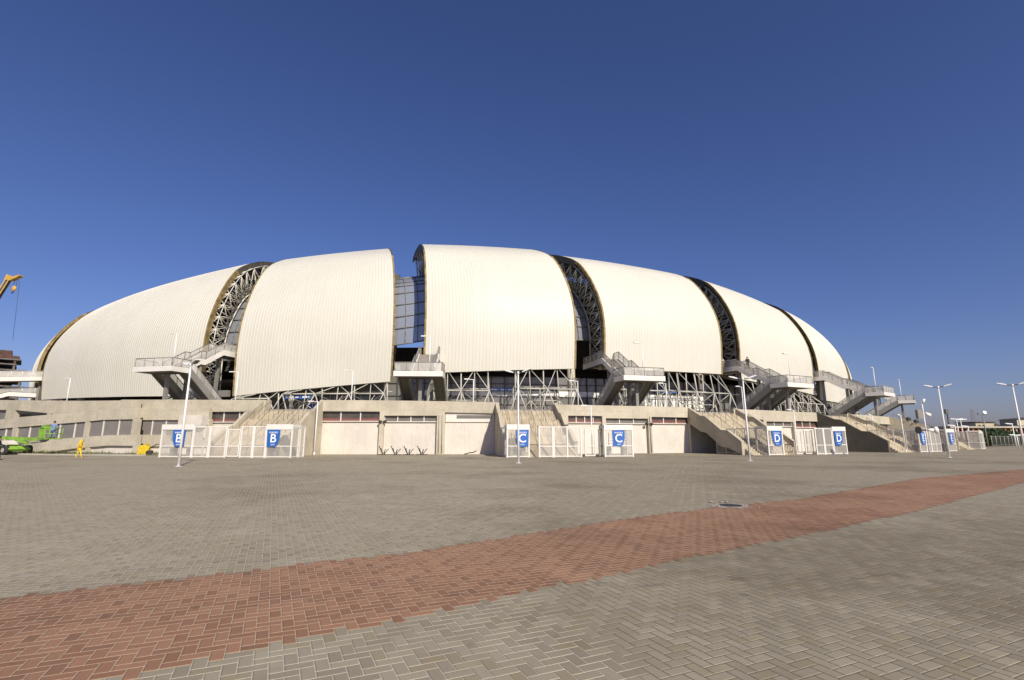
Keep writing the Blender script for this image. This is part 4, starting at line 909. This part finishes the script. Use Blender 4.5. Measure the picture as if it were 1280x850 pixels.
# grass verge and kerb
b = MB(); ring(b, 118.6, 118.85, 0, 0.12, -44, -9.8); struct(b.build('kerb', M['kerb']))
b = MB(); ring(b, 114.4, 118.6, 0, 0.08, -44, -9.8); struct(b.build('verge', M['earth']))
b = MB()
for k in range(9000):
    t = -44 + 34 * random.random() ** 0.9; r = 114.8 + 3.7 * random.random()
    dens = math.sin(t * 2.1) + math.sin(t * 0.7 + 1) + (1.3 if t < -20 else -0.2)
    if random.random() > 0.5 + 0.3 * dens: continue
    p = pol(t, r, 0.07); h = (0.18 + 0.42 * random.random() ** 3) * (1.2 if t < -20 else 0.7); a = random.random() * 6.28; w = Vector((math.cos(a), math.sin(a), 0)) * (0.02 + .03 * random.random()); l = Vector((random.uniform(-.1, .1), random.uniform(-.1, .1), h))
    b.add([p - w, p + w, p + l], [(0, 1, 2)])
o = b.build('grass', M['grass']); struct(o, 'stuff', 'dry uneven grass on the verge below the ramp wall')

# small metal bike racks by the wall
for k, x in enumerate((479, 494, 510, 527)):
    p = on_cyl(x, 567, 114.0); p.z = 0; t = thing('bike_rack', ['bike rack with bent black bars, nearest the pier with wall lamps', 'second bent black bike rack from the wall lamp pier', 'third bent black bike rack from the wall lamp pier', 'bent black bike rack farthest from the wall lamp pier'][k], 'bike rack', p, 'black bike racks by the podium wall')
    F = Frame(theta_z(x, 567, 114.0)[0]); G = WFrame(p, math.atan2(F.n.y, F.n.x)); b = MB()
    b.tube(G.p(-.55, 0, .03), G.p(.6, 0, .03), .035, 6); b.tube(G.p(0, -.35, .03), G.p(0, .35, .03), .035, 6); b.build('base', M['black'], t)
    for (u0, u1, z1, v) in ((-.05, -.42, .82, 0), (0, -.18, .6, -.2), (.08, .16, .5, .1), (.12, .5, .55, -.1), (-.15, .1, .4, .2)):
        b = MB(); b.poly_tube([G.p(u0, v, .03), G.p(u1 * .75, v, z1 * .72), G.p(u1, v, z1)], .04, 6); b.ball(G.p(u1, v, z1), .055, 6, 5); b.build('bar', M['black'], t)
p = on_cyl(588, 567, 114.2); p.z = 0; t = thing('bent_pipe', 'short bent pipe lying by the wall left of gate C', 'pipe', p); G = WFrame(p, R(8))
b = MB(); b.poly_tube([G.p(-.6, 0, .05), G.p(-.1, 0, .2), G.p(.3, .1, .22), G.p(.6, .1, .4)], .05, 6); b.build('pipe', M['black'], t)

# floodlights sitting on the far right stair wall
for x, lab in ((1135, 'left of two dark floodlights on the sloping wall above gate E'), (1143.5, 'right of two dark floodlights on the sloping wall above gate E')):
    F = Frame(STAIRS['F'][0]); u = -STAIRS['F'][1] - .2; best = min(((abs((lambda q: 640 + FPX * q.x / (q.y * math.cos(PITCH) + (q.z - CAMZ) * math.sin(PITCH)))(F.p(u, v / 10, 4.5)) - x), v / 10) for v in range(1124, 1202)))
    v = best[1]; zt = next(z0 + (z1 - z0) * (v - v0) / (v1 - v0) for (v0, z0), (v1, z1) in zip(WING[:-1], WING[1:]) if v0 <= v <= v1)
    p = F.p(u, v, zt); t = thing('floodlight', lab, 'floodlight', p, 'floodlights on the stair wall'); b = MB(); b.tube(p, p + Vector((0, 0, .35)), .05, 6); b.build('bracket', M['black'], t)
    b = MB(); G = WFrame(p, .4); b.hexa([G.p(-.35, -.2, .3), G.p(.35, -.3, .25), G.p(.35, .1, .2), G.p(-.35, .1, .25), G.p(-.25, -.15, .75), G.p(.25, -.25, .7), G.p(.25, .1, .6), G.p(-.25, .1, .65)]); b.build('lamp_head', M['black'], t)

# ------------------------------------------------------------------ beyond the plaza, right
Yb = 150.0
def hall():
    t = thing('hall', 'long rust red hall with orange columns and a pale roof edge', 'building', at_y(1240, 548, Yb) * 1.0)
    a = at_y(1190, 548, Yb); c = at_y(1420, 548, Yb); zt = at_y(1240, 533.2, Yb).z; F = WFrame((a.x, a.y, 0)); L = c.x - a.x
    b = MB(); b.box(F, 0, L, 2, 14, -.05, zt - .4); b.build('wall', M['redwall'], t)
    b = MB(); b.box(F, -.6, L + .6, -.5, 15, zt - .4, zt + .1); b.build('roof', M['fascia'], t)
    n = 34
    for k in range(n):
        u = L * (k + .3) / n; b = MB(); b.box(F, u - .22, u + .22, .1, .6, -.05, zt - .4); b.build('column', M['orange'] if k % 3 else M['fascia'], t)
    b = MB()
    for k in range(0, n, 1):
        u = L * (k + .8) / n; b.box(F, u - .7, u + .7, 1.85, 2.01, 1.0, zt - 1.2 - (k % 3) * .5)
    b.build('dark_bay', M['brickdark'], t)
hall()
Yh = 185.0
t = thing('house', 'cream flat-fronted house rising behind the red hall', 'house', at_y(1230, 548, Yh))
a = at_y(1219.5, 530, Yh); c = at_y(1242.5, 530, Yh); zt = at_y(1230, 528.2, Yh).z; F = WFrame((a.x, Yh, 0)); L = c.x - a.x
b = MB(); b.box(F, 0, L, 0, 8, -.05, zt); b.build('wall', M['cream'], t)
b = MB(); b.box(F, -.4, L + .4, -.4, 8.4, zt, zt + .3); b.build('roof', M['darkroof'], t)
for u in (.9, 2.3): b = MB(); b.box(F, u, u + .9, -.06, .01, zt - 1.6, zt - .8); b.build('window', M['glassdark'], t)
for s, x0, x1, lab in ((1, 1242.5, 1256, 'dark tiled roof house right of the cream house'), (-1, 1207, 1219.5, 'dark tiled roof house left of the cream house')):
    t = thing('house', lab, 'house', at_y((x0 + x1) / 2, 548, Yh + 3)); a = at_y(x0, 530, Yh + 3); c = at_y(x1, 530, Yh + 3); F = WFrame((a.x, Yh + 3, 0)); L = c.x - a.x - .2; zz_ = at_y(x0, 533.5, Yh + 3).z; zh = at_y(x0, 529.5, Yh + 3).z
    b = MB(); b.box(F, 0, L, 0, 7, -.05, zz_); b.build('wall', M['cream'], t)
    b = MB(); b.prism_v(F, [(-.3, zz_), (L + .3, zz_), (L * .75 if s > 0 else L, zz_ + .3), (.2 if s > 0 else L - .5, zh)] if s > 0 else [(-.3, zz_), (L + .1, zz_), (L + .1, zh), (L * .45, zz_ + .9)], -.3, 7.3); b.build('roof', M['darkroof'], t)
t = thing('house', 'dark low building with a white gable at the right edge', 'house', at_y(1270, 548, 170)); a = at_y(1261, 530, 170); F = WFrame((a.x, 170, 0)); zz_ = at_y(1261, 532, 170).z
b = MB(); b.box(F, 0, 14, 0, 8, -.05, zz_); b.build('wall', M['darkroof'], t); b = MB(); b.box(F, 2.8, 12, -.1, 6, zz_, zz_ + 1.9); b.build('upper_storey', M['cream'], t); b = MB(); b.prism_v(F, [(2.4, zz_ + 1.9), (12.4, zz_ + 1.9), (11, zz_ + 2.9), (3.4, zz_ + 2.3)], -.3, 6.3); b.build('roof', M['darkroof'], t)
# hedge and the railing in front of it
ha = ground(1241, 558.3); hb = ground(1279, 556.8)
t = thing('hedge', 'dark green rounded hedge behind the slim fence at the right', 'hedge', (ha + hb) / 2)
b = MB()
for k in range(15000):
    f = random.random(); f2 = f ** 0.8; p = ha.lerp(hb, f2 * 1.2) + Vector((0, 1.2 + 2.2 * random.random(), 0)); top = min(3.7, 1.9 + 14 * f2) * (1 - 0.22 * f2) + .22 * math.sin(f2 * 31); z = top * random.random() ** 0.6
    a = random.random() * 6.28; e = random.uniform(-1, 1); q = .18 + .16 * random.random(); d1 = Vector((math.cos(a), math.sin(a), e * .6)) * q; d2 = Vector((-math.sin(a) * e, math.cos(a) * e, .8)) * q * .6
    p.z = z; b.add([p - d1, p + d2, p + d1, p - d2], [(0, 1, 2, 3)])
b.build('foliage', M['leaf'], t)
b = MB()
for k in range(12): p = ha.lerp(hb, k / 10) + Vector((0, 2.2, 0)); b.tube(p, p + Vector((.1, 0, 1.5)), .06, 6, .03)
b.build('stem', M['brickdark'], t)
t = thing('fence', 'slim grey post fence in front of the dark hedge', 'fence', (ha + hb) / 2); hb2 = ha.lerp(hb, 1.4)
b = MB(); b.tube(ha + Vector((0, 0, 2.0)), hb2 + Vector((0, 0, 2.0)), .04, 5); b.tube(ha + Vector((0, 0, .25)), hb2 + Vector((0, 0, .25)), .04, 5); b.build('rail', M['steelgrey'], t)
for k in range(12): b = MB(); p = ha.lerp(hb2, k / 11); b.tube(p, p + Vector((0, 0, 2.1)), .06, 6); b.build('post', M['fascia'], t)
b = MB(); b.add([ha + Vector((0, 0, .2)), hb2 + Vector((0, 0, .2)), hb2 + Vector((0, 0, 2)), ha + Vector((0, 0, 2))], [(0, 1, 2, 3)]); b.build('mesh_panel', mesh_mat('thin wire mesh', (.06, .06, .055), 0.35), t)
# masts and far lamps
def far_lamp(x, y0, Y, heads, label, mt='lampwhite'):
    p = at_y(x, 548, Y); p.z = 0; zt = at_y(x, y0, Y).z; t = thing('lamp_post', label, 'lamp post', p, 'street lamps beyond the plaza'); b = MB(); b.tube(p, p + Vector((0, 0, zt)), .11, 7, .07); b.build('post', M[mt], t)
    for s in heads: b = MB(); b.bar(p + Vector((0, 0, zt)), p + Vector((s * 1.3, 0, zt + .1)), .3, .16); b.build('lamp_head', M[mt], t)
far_lamp(1199.5, 524, 105, (-1, 1), 'left post of a pair of far white lamps behind gate E'); far_lamp(1204.5, 524.5, 112, (-1, 1), 'right post of a pair of far white lamps behind gate E')
far_lamp(1196, 532, 88, (-1,), 'short lamp with one arm left of the far pair of lamps'); far_lamp(1212.5, 533, 92, (-1,), 'short lamp with one arm right of the far pair of lamps')
far_lamp(1268.5, 530, 95, (-1,), 'slim lamp just left of the rightmost twin-head post'); far_lamp(1271.5, 544, 90, (-1, 1), 'low white lamp beside the hedge end')
p = at_y(1233.5, 548, 100); p.z = 0; t = thing('floodlight_mast', 'grey mast with two round floodlights before the cream house', 'floodlight', p); zt = at_y(1233.5, 519, 100).z
b = MB(); b.tube(p, p + Vector((0, 0, zt)), .12, 8, .09); b.poly_tube([p + Vector((-.7, 0, zt + .2)), p + Vector((0, 0, zt - .2)), p + Vector((.4, 0, zt + .3))], .06, 6); b.build('post', M['steelgrey'], t)
for q in (-.75, .35): b = MB(); b.tube(p + Vector((q - .1, -.3, zt + .55 if q > 0 else zt + .2)), p + Vector((q, .2, zt + .4 if q > 0 else zt + .25)), .3 if q > 0 else .2, 12, .15); b.build('lamp_head', M['lampwhite'] if q > 0 else M['steelgrey'], t)
p = at_y(1189, 548, 95); p.z = 0; zt = at_y(1189, 511.5, 95).z; t = thing('antenna_pole', 'dark slim pole right of the lamp post at gate E', 'pole', p); b = MB(); b.tube(p, p + Vector((0, 0, zt)), .14, 8, .11); b.build('post', M['black'], t); b = MB(); b.box(WFrame(p), -.35, .25, -.2, .2, zt - .9, zt); b.build('antenna', M['lampgrey'], t)
p = at_y(1221, 548, 420); p.z = 0; zt = at_y(1221, 511, 420).z; t = thing('lattice_mast', 'thin hazy lattice mast rising behind the cream house', 'mast', p); b = MB()
for k in range(14):
    f0, f1 = k / 14, (k + 1) / 14; w0, w1 = 2.2 * (1 - .55 * f0), 2.2 * (1 - .55 * f1)
    for sx in (-1, 1):
        b.tube(p + Vector((sx * w0, 0, zt * f0)), p + Vector((sx * w1, 0, zt * f1)), .16, 4); b.tube(p + Vector((sx * w0, 0, zt * f0)), p + Vector((-sx * w1, 0, zt * f1)), .1, 4)
    b.tube(p + Vector((-w1, 0, zt * f1)), p + Vector((w1, 0, zt * f1)), .1, 4)
b.build('lattice', mat('faded mast paint', (.22, .21, .24), .8), t)

# ------------------------------------------------------------------ beyond the plaza, left
Yt = 150.0
t = thing('unfinished_tower', 'unfinished concrete tower with open floors behind the footbridge', 'building', at_y(0, 548, Yt)); cn = at_y(35, 460, Yt); L = 24.0; n_ = Vector((math.cos(R(44)), math.sin(R(44)), 0)); F = WFrame(Vector((cn.x, cn.y, 0)) - n_ * L, R(44))
floors = [at_y(0, y, Yt).z for y in (497, 489.5, 483, 476, 469.5, 463, 456, 450)]
for k, z in enumerate([floors[0] - 4.2 * q for q in range(5, 0, -1) if floors[0] - 4.2 * q > .5] + floors):
    e = L + (.9 if k % 3 == 1 else 0) - (2.6 if z > floors[-3] else 0) - (0 if z > floors[3] else .9); b = MB(); b.box(F, 0, e, 0, 14, z - .35, z); o = b.build('floor_slab', M['rawconc'], t)
for k, (za, zb) in enumerate(zip([0] + floors[:-1], floors)):
    b = MB(); e = L - (2.8 if k > 5 else 1.0)
    for u in [e * q / 5 for q in range(6)]:
        for v in (.5, 7, 13): b.box(F, max(0, u - .5), u, v - .25, v + .25, za, zb - .35)
    b.box(F, 0, e * .92, 7.5, 8, za, zb - .35); b.box(F, e * .55, e * .72, .4, .6, za, zb - .35); b.build('storey', M['brickdark'] if k % 3 else M['rawconc'], t)
b = MB(); b.box(F, 0, L - 2.2, 1, 12, floors[-1], floors[-1] + 1.0); b.box(F, 0, L - 4, 2, 11, floors[-1] + 1.0, floors[-1] + 2.6); b.build('roof_works', M['brickdark'], t)
Yc = 110.0
tip = at_y(13.5, 346.5, Yc); low = at_y(0, 368, Yc); d = (low - tip).normalized(); base = tip + d * ((tip.z - 2.6) / -d.z)
t = thing('mobile_crane', 'orange tipped crane boom with hanging hook block at the left edge', 'crane', (base.x, base.y, 0))
b = MB(); b.bar(base, tip, 0.6, 0.7); b.build('boom', M['cranedark'], t)
b = MB(); s_ = d.cross(Vector((0, 1, 0))).normalized()
for q in (-.38, .38): b.tube(base + s_ * q + Vector((0, -.46, 0)), tip + s_ * q + Vector((0, -.46, 0)), .1, 6)
b.build('boom_edge', M['cranepaint'], t)
b = MB(); b.prism_v(WFrame(tip), [(-1.0, -.7), (.4, -.9), (1.1, -.5), (1.9, -.1), (2.4, .25), (2.2, .5), (1.2, .1), (.2, .1), (-.6, .6)], -.5, .5); b.build('boom_head', M['cranepaint'], t)
hk = at_y(17.3, 360.5, Yc); b = MB(); b.tube(hk + Vector((-.15, 0, .6)), Vector((hk.x - .15, Yc, tip.z - .6)), .045, 5); b.tube(hk + Vector((.35, 0, .6)), Vector((hk.x + .5, Yc, tip.z - .5)), .045, 5); cb = at_y(16, 425, Yc); b.tube(at_y(24.5, 351, Yc), cb, .03, 4); b.build('cable', M['black'], t)
b = MB(); b.ball(hk, .62, 12, 8, (.9, .5, 1.1)); hb_ = b.build('hook_block', M['cranepaint'], t); b = MB(); b.poly_tube([hk + Vector((0, 0, -.5)), hk + Vector((0, 0, -.95)), hk + Vector((-.2, 0, -1.15)), hk + Vector((-.35, 0, -.95))], .1, 6); b.build('hook', M['black'], hb_)
F = WFrame((base.x, base.y, 0)); b = MB(); b.box(F, -5, 4, -1.3, 1.3, .8, 1.6); b.prism_v(F, [(-3, 1.6), (1.5, 1.6), (1.5, 2.6), (.5, 3.3), (-3, 3.1)], -1.1, 1.1); b.build('carrier', M['cranepaint'], t)
for u in (-4, -2.6, 1.6, 3): b = MB(); b.tube(F.p(u, -1.4, .55), F.p(u, 1.4, .55), .55, 16); b.build('wheel', M['tyre'], t)

# ------------------------------------------------------------------ light, sky, camera
EL, AZ = 33.0, 27.0                           # sun behind the camera, to the right
sv = Vector((math.sin(R(AZ)) * math.cos(R(EL)), -math.cos(R(AZ)) * math.cos(R(EL)), math.sin(R(EL))))
sun = bpy.data.lights.new('sun', 'SUN'); sun.energy = 4.3; sun.angle = R(0.5); sun.color = (1.0, 0.94, 0.82)
so = bpy.data.objects.new('sun', sun); COL.objects.link(so); so.location = sv * 300; so.rotation_euler = (-sv).to_track_quat('-Z', 'Y').to_euler()
W = bpy.data.worlds.new('World'); S.world = W; W.use_nodes = True; nt = W.node_tree; bg = nt.nodes['Background']
sky = nt.nodes.new('ShaderNodeTexSky'); sky.sky_type = 'NISHITA'; sky.sun_disc = False; sky.sun_elevation = R(EL); sky.sun_rotation = R(180 - AZ)
sky.altitude = 0; sky.air_density = 1.0; sky.dust_density = 1.0; sky.ozone_density = 4.5
tint = nt.nodes.new('ShaderNodeMix'); tint.data_type = 'RGBA'; tint.blend_type = 'MULTIPLY'; tint.inputs[0].default_value = 1.0; tint.inputs[7].default_value = (0.97, 0.875, 1.14, 1)
nt.links.new(sky.outputs[0], tint.inputs[6]); hs = nt.nodes.new('ShaderNodeHueSaturation'); hs.inputs['Saturation'].default_value = 1.06; hs.inputs['Value'].default_value = 1.0
nt.links.new(tint.outputs[2], hs.inputs['Color']); nt.links.new(hs.outputs[0], bg.inputs[0]); bg.inputs[1].default_value = 0.073
cam = bpy.data.cameras.new('camera'); cam.sensor_width = 36; cam.lens = 36 * FPX / 1280; cam.clip_start = 0.1; cam.clip_end = 6000
co = bpy.data.objects.new('camera', cam); COL.objects.link(co); co.location = (0, 0, CAMZ); co.rotation_euler = (R(90) + PITCH, 0, 0); S.camera = co
S.view_settings.view_transform = 'Standard'; S.view_settings.look = 'None'; S.view_settings.exposure = 0.18; S.view_settings.gamma = 1.0
S.cycles.use_denoising = True; S.cycles.max_bounces = 6; S.cycles.transparent_max_bounces = 16
